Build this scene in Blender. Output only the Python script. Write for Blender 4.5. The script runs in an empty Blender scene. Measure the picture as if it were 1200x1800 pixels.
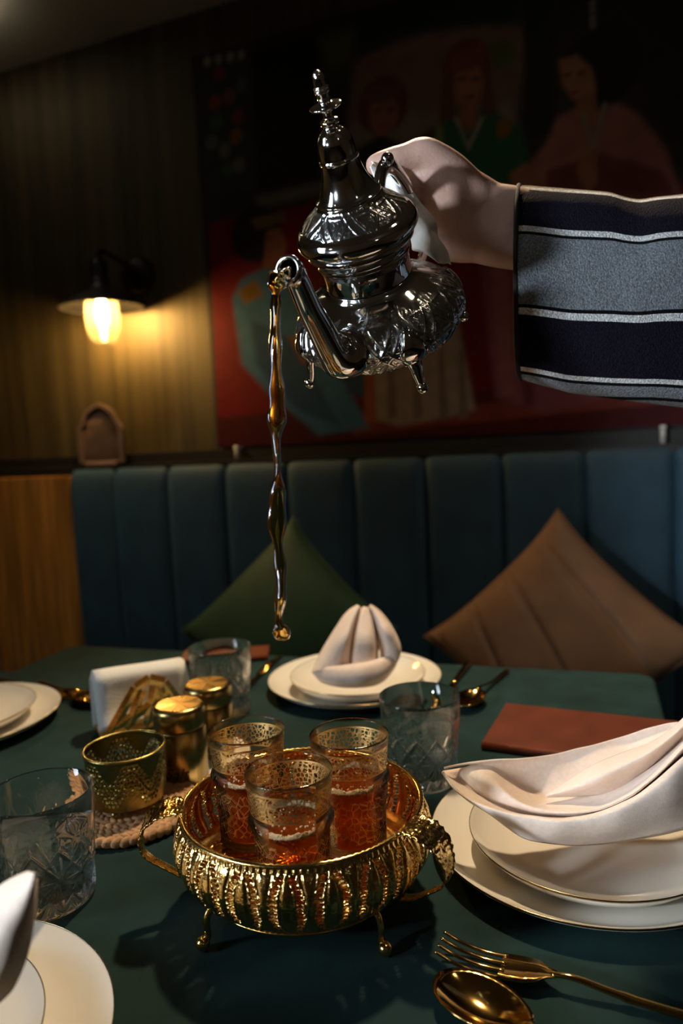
import bpy, bmesh, math, random
import numpy as np
from mathutils import Vector, Matrix
random.seed(4); RNG = np.random.RandomState(7)
S = bpy.context.scene; COL = S.collection
pi = math.pi
# ------------------------------------------------------------------ camera
cam = bpy.data.objects.new('camera', bpy.data.cameras.new('camera')); COL.objects.link(cam); S.camera = cam
yaw, pitch, roll = math.radians(22), math.atan(.1), .05
fw = Vector((-math.sin(yaw)*math.cos(pitch), math.cos(yaw)*math.cos(pitch), -math.sin(pitch)))
r0 = Vector((math.cos(yaw), math.sin(yaw), 0)); u0 = r0.cross(fw)
rt = r0*math.cos(roll) - u0*math.sin(roll); up = u0*math.cos(roll) + r0*math.sin(roll)
m = Matrix((rt, up, -fw)).transposed().to_4x4(); m.translation = (0, 0, 1.11); cam.matrix_world = m
cam.data.sensor_fit = 'VERTICAL'; cam.data.sensor_height = 36; cam.data.sensor_width = 24; cam.data.lens = 26
cam.data.clip_start = .01
cam.data.dof.use_dof = True; cam.data.dof.focus_distance = .56; cam.data.dof.aperture_fstop = 4.5
# ------------------------------------------------------------------ light
S.view_settings.view_transform = 'Standard'; S.view_settings.look = 'None'
S.view_settings.exposure = 0; S.view_settings.gamma = 1; S.view_settings.use_curve_mapping = False
W = bpy.data.worlds.new('dim_room'); S.world = W; W.use_nodes = True
W.node_tree.nodes['Background'].inputs[0].default_value = (.75, .9, 1, 1)
W.node_tree.nodes['Background'].inputs[1].default_value = .004
def spot(name, loc, tgt, power, col, angle, blend, size):
    l = bpy.data.lights.new(name, 'SPOT'); l.energy = power; l.color = col; l.spot_size = math.radians(angle)
    l.spot_blend = blend; l.shadow_soft_size = size
    o = bpy.data.objects.new(name, l); COL.objects.link(o); o.location = loc
    o.rotation_euler = (Vector(tgt) - Vector(loc)).to_track_quat('-Z', 'Y').to_euler()
    return o
spot('key_spot', (-.815, -.4925, 1.22), (-.02, .62, 1.15), 70, (.80, .91, 1), 42, .5, .05)
sl = bpy.data.lights.new('left_soft_light', 'AREA'); sl.shape = 'RECTANGLE'; sl.size = .35; sl.size_y = .8; sl.energy = 1.3; sl.spread = math.radians(46); sl.color = (.72, .86, 1)  # soft fill added for cool reflections, no real fixture there
so = bpy.data.objects.new('left_soft_light', sl); COL.objects.link(so); so.location = (-1.55, -.55, 1.60)
so.rotation_euler = (Vector((-.25, .55, 1.05))-Vector(so.location)).to_track_quat('-Z', 'Y').to_euler()
spot('table_downlight', (-.40, 1.34, 2.36), (-.22, .62, .75), 112, (1, .76, .48), 62, .8, .05)
spot('bench_fill_spot', (-1.55, 1.30, 2.37), (-1.50, 1.66, .40), 27, (1, .84, .64), 68, .9, .05)  # fill added to brighten the bench and boards, no lamp known there
spot('bench_downlight_right', (.30, 1.30, 2.37), (-.1, 1.62, .40), 21, (1, .84, .64), 68, .9, .05)
spot('near_fill_spot', (.35, .35, 2.36), (.1, .5, .75), 1.5, (1, .82, .6), 80, .8, .06)  # unseen overhead fill added over the near table

# ------------------------------------------------------------------ measured shapes (metres)
POT=[[-0.1948,0.5825,1.2107],[0.013,-0.6257,0.78],[-0.1655,-0.7706,-0.6154],[0.9861,-0.1211,-0.1136]]
POTPROF=[[0.17821,0.0],[0.1769,0.00223],[0.17427,0.00373],[0.17095,0.00431],[0.16827,0.00451],[0.16727,0.00546],[0.16625,0.00471],[0.16524,0.00548],[0.16422,0.00473],[0.1615,0.00437],[0.15876,0.00362],[0.15772,0.00534],[0.15668,0.0107],[0.1553,0.01091],[0.15425,0.00843],[0.15321,0.00422],[0.1504,0.00347],[0.14828,0.00386],[0.14722,0.00619],[0.1458,0.00678],[0.14437,0.00621],[0.14365,0.00466],[0.14222,0.00545],[0.14041,0.0082],[0.13751,0.01058],[0.13385,0.0124],[0.12867,0.01327],[0.12342,0.01356],[0.12267,0.01437],[0.12115,0.0144],[0.12039,0.01382],[0.11426,0.01473],[0.10646,0.01712],[0.1005,0.02012],[0.09689,0.02268],[0.09568,0.02437],[0.09446,0.02399],[0.09038,0.02743],[0.08377,0.03436],[0.07874,0.03963],[0.07705,0.04182],[0.07365,0.04411],[0.06936,0.04477],[0.0659,0.04324],[0.06416,0.04075],[0.06285,0.03867],[0.06153,0.03959],[0.05889,0.03971],[0.05711,0.0385],[0.05175,0.03613],[0.04995,0.03686],[0.04814,0.03584],[0.04267,0.03431],[0.03573,0.03392],[0.03104,0.03433]]
STREAM=[[-0.2057,0.4421,1.2163],[-0.2088,0.4401,1.2163],[-0.2118,0.4378,1.2145],[-0.2132,0.4358,1.2094],[-0.2133,0.4334,1.1948],[-0.2129,0.4296,1.1659],[-0.2125,0.4258,1.1371],[-0.2123,0.4227,1.1156],[-0.2119,0.4194,1.0905],[-0.2114,0.416,1.0655],[-0.2107,0.4124,1.037],[-0.2099,0.4093,1.0122],[-0.2091,0.4069,0.9946],[-0.2085,0.4052,0.9852]]
HAND={"forearm_up":[[0.0013,0.7345,1.2825,0.019],[-0.0552,0.7125,1.2905,0.0205],[-0.1022,0.6949,1.3032,0.0215],[-0.1258,0.686,1.3084,0.0205]],"forearm_mid":[[0.0012,0.734,1.2784,0.026],[-0.0553,0.712,1.2855,0.0255],[-0.1024,0.6932,1.288,0.025],[-0.1259,0.6842,1.2928,0.0235]],"forearm_low":[[0.0011,0.7324,1.2633,0.0225],[-0.0554,0.71,1.2678,0.0225],[-0.1025,0.6915,1.2729,0.0205],[-0.126,0.6825,1.2777,0.0195]],"m_index":[[-0.1234,0.6874,1.3129,0.0185],[-0.1496,0.6698,1.3283,0.0195],[-0.1685,0.659,1.339,0.0185],[-0.1769,0.6578,1.3391,0.0165]],"m_mid":[[-0.1235,0.686,1.3003,0.02],[-0.1503,0.67,1.3125,0.0205],[-0.1692,0.6591,1.3223,0.0175],[-0.1762,0.6585,1.3233,0.016]],"m_ring":[[-0.1236,0.6846,1.2876,0.02],[-0.1509,0.6701,1.2956,0.02],[-0.1667,0.6622,1.3019,0.0165],[-0.1728,0.662,1.3028,0.0155]],"m_pinky":[[-0.1237,0.6836,1.2791,0.019],[-0.1472,0.6741,1.2788,0.018],[-0.1614,0.6688,1.2821,0.0155],[-0.167,0.6688,1.2839,0.0145]],"palm":[[-0.1335,0.6984,1.3024,0.024],[-0.1599,0.6999,1.3144,0.022],[-0.1734,0.7001,1.3165,0.018]],"index":[[-0.1769,0.6578,1.3391,0.0125],[-0.1921,0.6758,1.3422,0.0105],[-0.1949,0.6968,1.3458,0.0098],[-0.1871,0.7086,1.3458,0.0092],[-0.1776,0.7032,1.3412,0.008]],"middle":[[-0.1762,0.6585,1.3233,0.0125],[-0.1911,0.6811,1.3265,0.0108],[-0.1933,0.7044,1.3301,0.01],[-0.1839,0.7147,1.3298,0.0094],[-0.1738,0.7096,1.3258,0.0082]],"ring":[[-0.1728,0.662,1.3028,0.0122],[-0.1856,0.6855,1.3066,0.0105],[-0.187,0.7069,1.31,0.0096],[-0.1783,0.7159,1.3098,0.009],[-0.1685,0.7119,1.3074,0.008]],"pinky":[[-0.167,0.6688,1.2839,0.011],[-0.1775,0.6888,1.2868,0.0092],[-0.1777,0.7062,1.2886,0.0086],[-0.1704,0.7123,1.2878,0.008],[-0.1632,0.7096,1.2863,0.0072]],"thumb":[[-0.1304,0.6792,1.3133,0.018],[-0.148,0.6635,1.3344,0.0165],[-0.1622,0.6514,1.3455,0.0148],[-0.1703,0.6463,1.3486,0.014],[-0.1813,0.6405,1.3464,0.0118],[-0.1929,0.6345,1.3438,0.011],[-0.2032,0.6313,1.3422,0.0098],[-0.2071,0.6307,1.3418,0.0088]],"thenar":[[-0.1387,0.6763,1.3172,0.02],[-0.1608,0.6634,1.3303,0.02],[-0.1723,0.6592,1.3349,0.018]]}
SLEEVE=[[-0.0975,0.6993,1.2408,0.0003,0.0132,0.0865],[-0.0898,0.7023,1.2394,0.0003,0.0134,0.0876],[-0.0756,0.7076,1.2358,0.0004,0.0135,0.0888],[-0.0565,0.7148,1.231,0.0005,0.0138,0.0906],[-0.0374,0.7222,1.2277,0.0006,0.0139,0.0913],[-0.0231,0.7277,1.2251,0.0007,0.014,0.0916],[-0.0112,0.7321,1.2217,0.0008,0.0138,0.0903],[0.0007,0.7366,1.2192,0.0008,0.0138,0.09],[0.015,0.7423,1.2185,0.0009,0.0141,0.092],[0.0388,0.7518,1.2167,0.0011,0.0145,0.0951],[0.0675,0.7631,1.2142,0.0013,0.0151,0.0997],[0.1008,0.7763,1.2114,0.0015,0.0157,0.1048]]
NAPR=[[[-0.1531,0.5784,0.8252],[-0.1413,0.573,0.8153],[-0.1277,0.5687,0.8077],[-0.1129,0.565,0.8025],[-0.0995,0.5632,0.7954],[-0.086,0.5615,0.7893],[-0.0706,0.5611,0.7882],[-0.0555,0.5646,0.7874],[-0.0405,0.5681,0.7877],[-0.0256,0.5718,0.789],[-0.0109,0.5778,0.7903],[0.0036,0.5839,0.7922],[0.0181,0.59,0.7948],[0.0326,0.5997,0.796],[0.0471,0.6094,0.7981],[0.0616,0.6191,0.8008]],[[-0.1533,0.5764,0.8273],[-0.1408,0.5685,0.818],[-0.1261,0.5619,0.812],[-0.1101,0.5561,0.8089],[-0.0949,0.5538,0.8048],[-0.0792,0.552,0.803],[-0.0634,0.5505,0.8038],[-0.0482,0.5538,0.8041],[-0.0331,0.5572,0.8059],[-0.0184,0.5607,0.8098],[-0.0043,0.5675,0.8136],[0.009,0.5742,0.8195],[0.0216,0.5809,0.8272],[0.0343,0.5931,0.8325],[0.0477,0.6055,0.8373],[0.0615,0.6181,0.8421]],[[-0.1533,0.5744,0.8297],[-0.1408,0.5666,0.8202],[-0.1252,0.5604,0.8151],[-0.1082,0.5552,0.8138],[-0.0918,0.5541,0.8127],[-0.0755,0.5531,0.8131],[-0.0595,0.5522,0.8146],[-0.0442,0.5563,0.8158],[-0.0293,0.5606,0.8198],[-0.0151,0.5648,0.8256],[-0.0017,0.5723,0.8315],[0.0103,0.5795,0.8402],[0.0218,0.5866,0.8496],[0.0339,0.5977,0.857],[0.0475,0.6092,0.8625],[0.0617,0.6209,0.8673]],[[-0.1535,0.5838,0.8266],[-0.1389,0.5822,0.8179],[-0.124,0.5809,0.8104],[-0.1084,0.5801,0.8046],[-0.0925,0.581,0.8004],[-0.0762,0.5824,0.7989],[-0.0598,0.584,0.7991],[-0.044,0.5891,0.8007],[-0.0286,0.5943,0.8048],[-0.0139,0.5995,0.8108],[-0.0,0.6069,0.8177],[0.0123,0.614,0.8271],[0.0241,0.6209,0.8374],[0.0365,0.6309,0.8461],[0.0504,0.6412,0.8528],[0.0647,0.6516,0.859]],[[-0.1385,0.5922,0.8279],[-0.1225,0.5873,0.8237],[-0.1081,0.5817,0.818],[-0.0942,0.5758,0.8124],[-0.0794,0.5732,0.8091],[-0.0638,0.5712,0.8092],[-0.0484,0.5695,0.8125],[-0.0337,0.5731,0.8151],[-0.0198,0.5768,0.8204],[-0.0067,0.5803,0.8277],[0.005,0.5877,0.8354],[0.0158,0.5949,0.8446],[0.0261,0.6019,0.8545],[0.0373,0.612,0.8624],[0.0499,0.6225,0.8689],[0.0629,0.6331,0.8751]],[[-0.134,0.5973,0.8287],[-0.118,0.5958,0.8253],[-0.1061,0.592,0.816],[-0.0931,0.5889,0.8085],[-0.0778,0.5876,0.8063],[-0.0622,0.5867,0.8068],[-0.0468,0.586,0.8094],[-0.0321,0.5907,0.8116],[-0.0181,0.5955,0.8166],[-0.0052,0.6001,0.8242],[0.0063,0.6067,0.833],[0.017,0.6132,0.8428],[0.0274,0.6196,0.8531],[0.0388,0.6284,0.8616],[0.0513,0.6375,0.8687],[0.0642,0.6467,0.8755]],[[-0.1327,0.6,0.8285],[-0.1178,0.6046,0.8253],[-0.1051,0.6077,0.8166],[-0.0933,0.6103,0.8066],[-0.0793,0.6139,0.8009],[-0.0644,0.6186,0.802],[-0.0499,0.6234,0.8059],[-0.0362,0.6295,0.8113],[-0.0223,0.6357,0.8163],[-0.0089,0.6418,0.8224],[0.0043,0.6461,0.8298],[0.0172,0.6503,0.8376],[0.0295,0.6544,0.8463],[0.0418,0.6585,0.855],[0.054,0.6626,0.8635],[0.0662,0.6666,0.872]],[[-0.1419,0.5909,0.8294],[-0.1281,0.6,0.8288],[-0.1142,0.609,0.8257],[-0.1002,0.6177,0.8211],[-0.0858,0.6262,0.8192],[-0.0713,0.6349,0.8182],[-0.0568,0.6437,0.819],[-0.0425,0.6516,0.8217],[-0.0281,0.6595,0.8248],[-0.0137,0.6675,0.8279],[0.0007,0.672,0.8328],[0.0149,0.6765,0.8382],[0.029,0.681,0.8433],[0.0426,0.6818,0.8506],[0.0553,0.6825,0.8593],[0.0678,0.6831,0.868]],[[-0.1531,0.5789,0.8298],[-0.1392,0.5882,0.831],[-0.125,0.5976,0.8317],[-0.1105,0.607,0.8306],[-0.0962,0.6187,0.8284],[-0.0816,0.6306,0.827],[-0.067,0.6426,0.8267],[-0.0519,0.6518,0.8287],[-0.0369,0.661,0.8309],[-0.0218,0.6703,0.8336],[-0.0066,0.6751,0.8386],[0.0084,0.6799,0.8436],[0.0237,0.6847,0.8473],[0.039,0.6856,0.8488],[0.054,0.6861,0.8474],[0.0681,0.686,0.8438]]]
NAPR_T=[[[-0.0724,0.5972,0.8078],[-0.0577,0.601,0.8086],[-0.0431,0.6049,0.8094],[-0.0286,0.6087,0.811],[-0.015,0.6136,0.816],[-0.0027,0.6184,0.8238],[0.0085,0.6229,0.8333],[0.0191,0.6299,0.8424],[0.0296,0.637,0.8518],[0.0402,0.6441,0.8613]],[[-0.0729,0.5951,0.8106],[-0.0584,0.5948,0.8171],[-0.0445,0.5943,0.8245],[-0.0312,0.5938,0.8327],[-0.0184,0.5992,0.8383],[-0.0058,0.6045,0.8444],[0.0065,0.6099,0.8509],[0.018,0.6181,0.8576],[0.0288,0.6263,0.8657],[0.0396,0.6344,0.8741]],[[-0.0688,0.6054,0.8105],[-0.057,0.6138,0.8167],[-0.0451,0.6221,0.8233],[-0.0328,0.6306,0.8292],[-0.0194,0.638,0.8334],[-0.0057,0.6454,0.8371],[0.008,0.6528,0.8411],[0.0202,0.6561,0.8498],[0.0309,0.659,0.8605],[0.0413,0.6619,0.8714]]]
NAPF={"band":[[[-0.4137,0.8912,0.793],[-0.4014,0.8817,0.7865],[-0.3857,0.8741,0.7848],[-0.3703,0.869,0.785],[-0.3574,0.8702,0.7844],[-0.3445,0.8715,0.7849],[-0.3333,0.877,0.7848],[-0.3237,0.8868,0.7844],[-0.315,0.8965,0.7873],[-0.3096,0.9096,0.7925],[-0.3062,0.9235,0.7992],[-0.3048,0.9368,0.8075]],[[-0.4137,0.8862,0.7966],[-0.3988,0.8761,0.793],[-0.3819,0.8672,0.7937],[-0.3661,0.861,0.7952],[-0.3534,0.8621,0.7953],[-0.3408,0.8634,0.7964],[-0.33,0.8689,0.7973],[-0.3209,0.8785,0.7978],[-0.3123,0.8882,0.8004],[-0.3067,0.9027,0.8041],[-0.3026,0.9186,0.8088],[-0.3011,0.9338,0.8159]],[[-0.4121,0.8872,0.7994],[-0.3964,0.8803,0.8047],[-0.3809,0.873,0.8069],[-0.3664,0.8677,0.8089],[-0.3547,0.8686,0.8096],[-0.343,0.8695,0.8111],[-0.3331,0.8746,0.8119],[-0.3249,0.8839,0.8124],[-0.3168,0.8932,0.8138],[-0.3103,0.9064,0.8151],[-0.3048,0.9207,0.8177],[-0.3006,0.9347,0.8224]],[[-0.4105,0.8933,0.8002],[-0.3969,0.8885,0.8066],[-0.3829,0.8833,0.8082],[-0.3698,0.8799,0.8108],[-0.359,0.8816,0.8125],[-0.3483,0.8834,0.8141],[-0.3387,0.8879,0.8147],[-0.3302,0.8954,0.8152],[-0.3219,0.9028,0.8165],[-0.3149,0.9141,0.8173],[-0.3087,0.9266,0.819],[-0.3031,0.9391,0.8221]],[[-0.4124,0.9028,0.7953],[-0.3999,0.9005,0.7998],[-0.3873,0.8977,0.7998],[-0.3753,0.8963,0.8008],[-0.3649,0.8986,0.8019],[-0.3545,0.901,0.8032],[-0.3449,0.905,0.8042],[-0.3359,0.9107,0.8054],[-0.3271,0.9164,0.8072],[-0.3198,0.926,0.8087],[-0.3136,0.9367,0.8116],[-0.3077,0.9473,0.8153]]],"lobe_l":[[[-0.4178,0.9001,0.7898],[-0.415,0.9049,0.801],[-0.4112,0.9099,0.8118],[-0.4063,0.9154,0.822],[-0.4009,0.9211,0.832],[-0.3949,0.9258,0.8422],[-0.3884,0.9296,0.8527],[-0.3816,0.9334,0.8629],[-0.3734,0.9377,0.8717],[-0.3632,0.9425,0.8775]],[[-0.4036,0.8798,0.7994],[-0.3976,0.8843,0.8082],[-0.392,0.8888,0.8173],[-0.3868,0.8931,0.8268],[-0.3818,0.8974,0.8365],[-0.3774,0.9032,0.8456],[-0.3734,0.9105,0.8544],[-0.3693,0.9179,0.8631],[-0.3645,0.9256,0.8715],[-0.3589,0.9335,0.8792]],[[-0.3777,0.8795,0.8],[-0.3736,0.8821,0.8094],[-0.3698,0.8847,0.8189],[-0.3666,0.887,0.8287],[-0.3636,0.8893,0.8385],[-0.3618,0.8946,0.8475],[-0.3612,0.903,0.8557],[-0.3603,0.9114,0.8639],[-0.3587,0.9202,0.8719],[-0.3563,0.9292,0.8797]],[[-0.3633,0.896,0.7987],[-0.3636,0.8992,0.8076],[-0.3637,0.9025,0.8166],[-0.3636,0.906,0.8256],[-0.3634,0.9094,0.8346],[-0.3629,0.9136,0.8434],[-0.3619,0.9185,0.8519],[-0.3608,0.9235,0.8605],[-0.3597,0.9285,0.8691],[-0.3576,0.9339,0.8774]],[[-0.3662,0.9105,0.7938],[-0.3665,0.9138,0.8027],[-0.3666,0.9171,0.8117],[-0.3665,0.9205,0.8206],[-0.3662,0.924,0.8296],[-0.3656,0.9276,0.8385],[-0.3646,0.9314,0.8474],[-0.3634,0.9353,0.8563],[-0.3622,0.9391,0.8652],[-0.3603,0.9432,0.8739]]],"lobe_r":[[[-0.3025,0.9325,0.809],[-0.3017,0.9373,0.8175],[-0.3034,0.9412,0.8262],[-0.3074,0.9441,0.8347],[-0.3124,0.9466,0.8429],[-0.3177,0.9483,0.851],[-0.3237,0.9492,0.8588],[-0.3302,0.9497,0.8662],[-0.3377,0.9498,0.8728],[-0.3462,0.9494,0.8781]],[[-0.3006,0.9172,0.8108],[-0.3,0.9196,0.82],[-0.301,0.9214,0.8293],[-0.3039,0.9224,0.8383],[-0.3077,0.923,0.847],[-0.313,0.9253,0.8548],[-0.3196,0.9295,0.8618],[-0.3268,0.9333,0.8686],[-0.3348,0.9368,0.8747],[-0.3439,0.9396,0.8798]],[[-0.3123,0.9122,0.8087],[-0.3114,0.9131,0.8178],[-0.3117,0.9135,0.827],[-0.3136,0.9132,0.836],[-0.316,0.9127,0.8449],[-0.3197,0.9151,0.8528],[-0.3249,0.9203,0.8599],[-0.3301,0.9254,0.867],[-0.3361,0.9303,0.8739],[-0.3433,0.9345,0.8801]],[[-0.3233,0.918,0.8033],[-0.323,0.9203,0.8119],[-0.3234,0.9223,0.8206],[-0.3252,0.9237,0.8293],[-0.3274,0.9249,0.8379],[-0.3302,0.9271,0.8463],[-0.3337,0.9302,0.8543],[-0.3373,0.9332,0.8623],[-0.3412,0.9361,0.8703],[-0.3461,0.9386,0.8779]],[[-0.3308,0.9308,0.7988],[-0.3309,0.9329,0.8074],[-0.3314,0.9348,0.8161],[-0.3329,0.9363,0.8248],[-0.3349,0.9377,0.8334],[-0.3372,0.9395,0.8418],[-0.3401,0.9416,0.8501],[-0.343,0.9437,0.8584],[-0.3462,0.9457,0.8667],[-0.3506,0.9472,0.8746]]],"core":[[[-0.3659,0.9054,0.7955],[-0.3667,0.9097,0.8046],[-0.3673,0.914,0.8138],[-0.3674,0.9186,0.823],[-0.3673,0.9233,0.8322],[-0.3666,0.9276,0.8416],[-0.3654,0.9315,0.8511],[-0.364,0.9355,0.8605],[-0.362,0.9397,0.8698],[-0.3552,0.9453,0.8742]],[[-0.352,0.89,0.8014],[-0.3521,0.8926,0.8105],[-0.3521,0.8953,0.8196],[-0.3517,0.8981,0.8287],[-0.3512,0.901,0.8378],[-0.3514,0.906,0.8463],[-0.3523,0.9133,0.8543],[-0.3531,0.9206,0.8623],[-0.3536,0.928,0.8704],[-0.3506,0.9366,0.8765]],[[-0.3399,0.8896,0.8024],[-0.3402,0.8921,0.8112],[-0.3404,0.8946,0.8199],[-0.3406,0.8972,0.8288],[-0.3406,0.8998,0.8376],[-0.3416,0.9049,0.8457],[-0.3435,0.9124,0.8532],[-0.3454,0.9199,0.8609],[-0.3471,0.9275,0.8687],[-0.3486,0.9352,0.8766]],[[-0.3301,0.8987,0.8002],[-0.3303,0.9013,0.8091],[-0.3307,0.9038,0.818],[-0.3313,0.9062,0.827],[-0.3321,0.9085,0.8359],[-0.3338,0.9129,0.8443],[-0.3365,0.9194,0.8522],[-0.3394,0.9259,0.8602],[-0.3427,0.9321,0.8682],[-0.3482,0.9375,0.8758]],[[-0.3308,0.9194,0.7936],[-0.3317,0.9236,0.8023],[-0.3327,0.9277,0.811],[-0.3341,0.9317,0.8199],[-0.3356,0.9357,0.8288],[-0.3373,0.939,0.8379],[-0.339,0.9417,0.8471],[-0.341,0.9443,0.8564],[-0.3439,0.9465,0.8656],[-0.3506,0.947,0.8728]]]}
NAPL=[[[-0.306,0.237,0.8356],[-0.2967,0.239,0.8415],[-0.2876,0.2409,0.8477],[-0.2797,0.2425,0.8553],[-0.274,0.2434,0.8646],[-0.2697,0.2444,0.874],[-0.2668,0.2453,0.8834],[-0.2647,0.246,0.8928],[-0.2629,0.2465,0.9023],[-0.2617,0.2469,0.9118]],[[-0.2969,0.2265,0.8551],[-0.2888,0.228,0.8611],[-0.2809,0.2295,0.8673],[-0.2737,0.2307,0.8741],[-0.2681,0.2314,0.8823],[-0.2641,0.233,0.8898],[-0.2616,0.2355,0.8965],[-0.2596,0.2378,0.9034],[-0.2581,0.2399,0.9105],[-0.2573,0.2417,0.918]],[[-0.3017,0.2257,0.8659],[-0.2951,0.2267,0.8725],[-0.2886,0.2276,0.8791],[-0.2823,0.2285,0.8857],[-0.2765,0.2292,0.8927],[-0.2723,0.2309,0.8988],[-0.2692,0.2339,0.9036],[-0.266,0.2369,0.9084],[-0.2629,0.2399,0.9133],[-0.2605,0.2427,0.9187]],[[-0.3274,0.2421,0.8626],[-0.3216,0.2428,0.8694],[-0.3157,0.2434,0.8761],[-0.3098,0.2441,0.8827],[-0.3037,0.2449,0.8889],[-0.2975,0.2458,0.8946],[-0.2915,0.2469,0.9001],[-0.2853,0.248,0.9053],[-0.2785,0.2493,0.9093],[-0.2715,0.2506,0.9126]]]
CLOTH=[[[-0.2081,0.6215,1.341],[-0.1995,0.624,1.3411],[-0.1913,0.626,1.338],[-0.1844,0.6272,1.3322],[-0.1793,0.6282,1.3248],[-0.1754,0.6289,1.3168],[-0.1716,0.6296,1.3088],[-0.1675,0.6312,1.3013],[-0.1634,0.6338,1.2941],[-0.1595,0.6362,1.2867],[-0.156,0.6382,1.2789],[-0.1532,0.6391,1.2706],[-0.1501,0.6401,1.2623],[-0.147,0.6412,1.2541]],[[-0.2057,0.6111,1.3355],[-0.1992,0.6118,1.33],[-0.1917,0.6131,1.3264],[-0.1852,0.6138,1.3211],[-0.1805,0.6141,1.3142],[-0.1771,0.614,1.3066],[-0.1742,0.6137,1.2988],[-0.1707,0.6143,1.2916],[-0.1657,0.6164,1.2857],[-0.1613,0.6181,1.2793],[-0.1574,0.62,1.2726],[-0.1542,0.6226,1.2659],[-0.1508,0.6252,1.2592],[-0.1473,0.6279,1.2525]],[[-0.2055,0.6132,1.3343],[-0.2021,0.6131,1.3272],[-0.197,0.6139,1.3212],[-0.1915,0.6149,1.3158],[-0.1867,0.6155,1.3098],[-0.1838,0.6152,1.3025],[-0.181,0.6149,1.2951],[-0.1777,0.6144,1.2879],[-0.1731,0.6143,1.2814],[-0.1683,0.6142,1.2751],[-0.1638,0.6146,1.2688],[-0.1597,0.6166,1.2629],[-0.1551,0.6188,1.2575],[-0.1501,0.6213,1.2525]],[[-0.2081,0.6254,1.3366],[-0.2064,0.6253,1.3292],[-0.2037,0.6256,1.3221],[-0.1995,0.6266,1.3158],[-0.1947,0.6274,1.3097],[-0.1915,0.6273,1.3027],[-0.1887,0.627,1.2953],[-0.1856,0.6268,1.2882],[-0.1827,0.6265,1.2809],[-0.1793,0.6264,1.2739],[-0.1749,0.6268,1.2675],[-0.1694,0.6279,1.2623],[-0.163,0.6293,1.2584],[-0.1563,0.631,1.2552]]]
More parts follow.
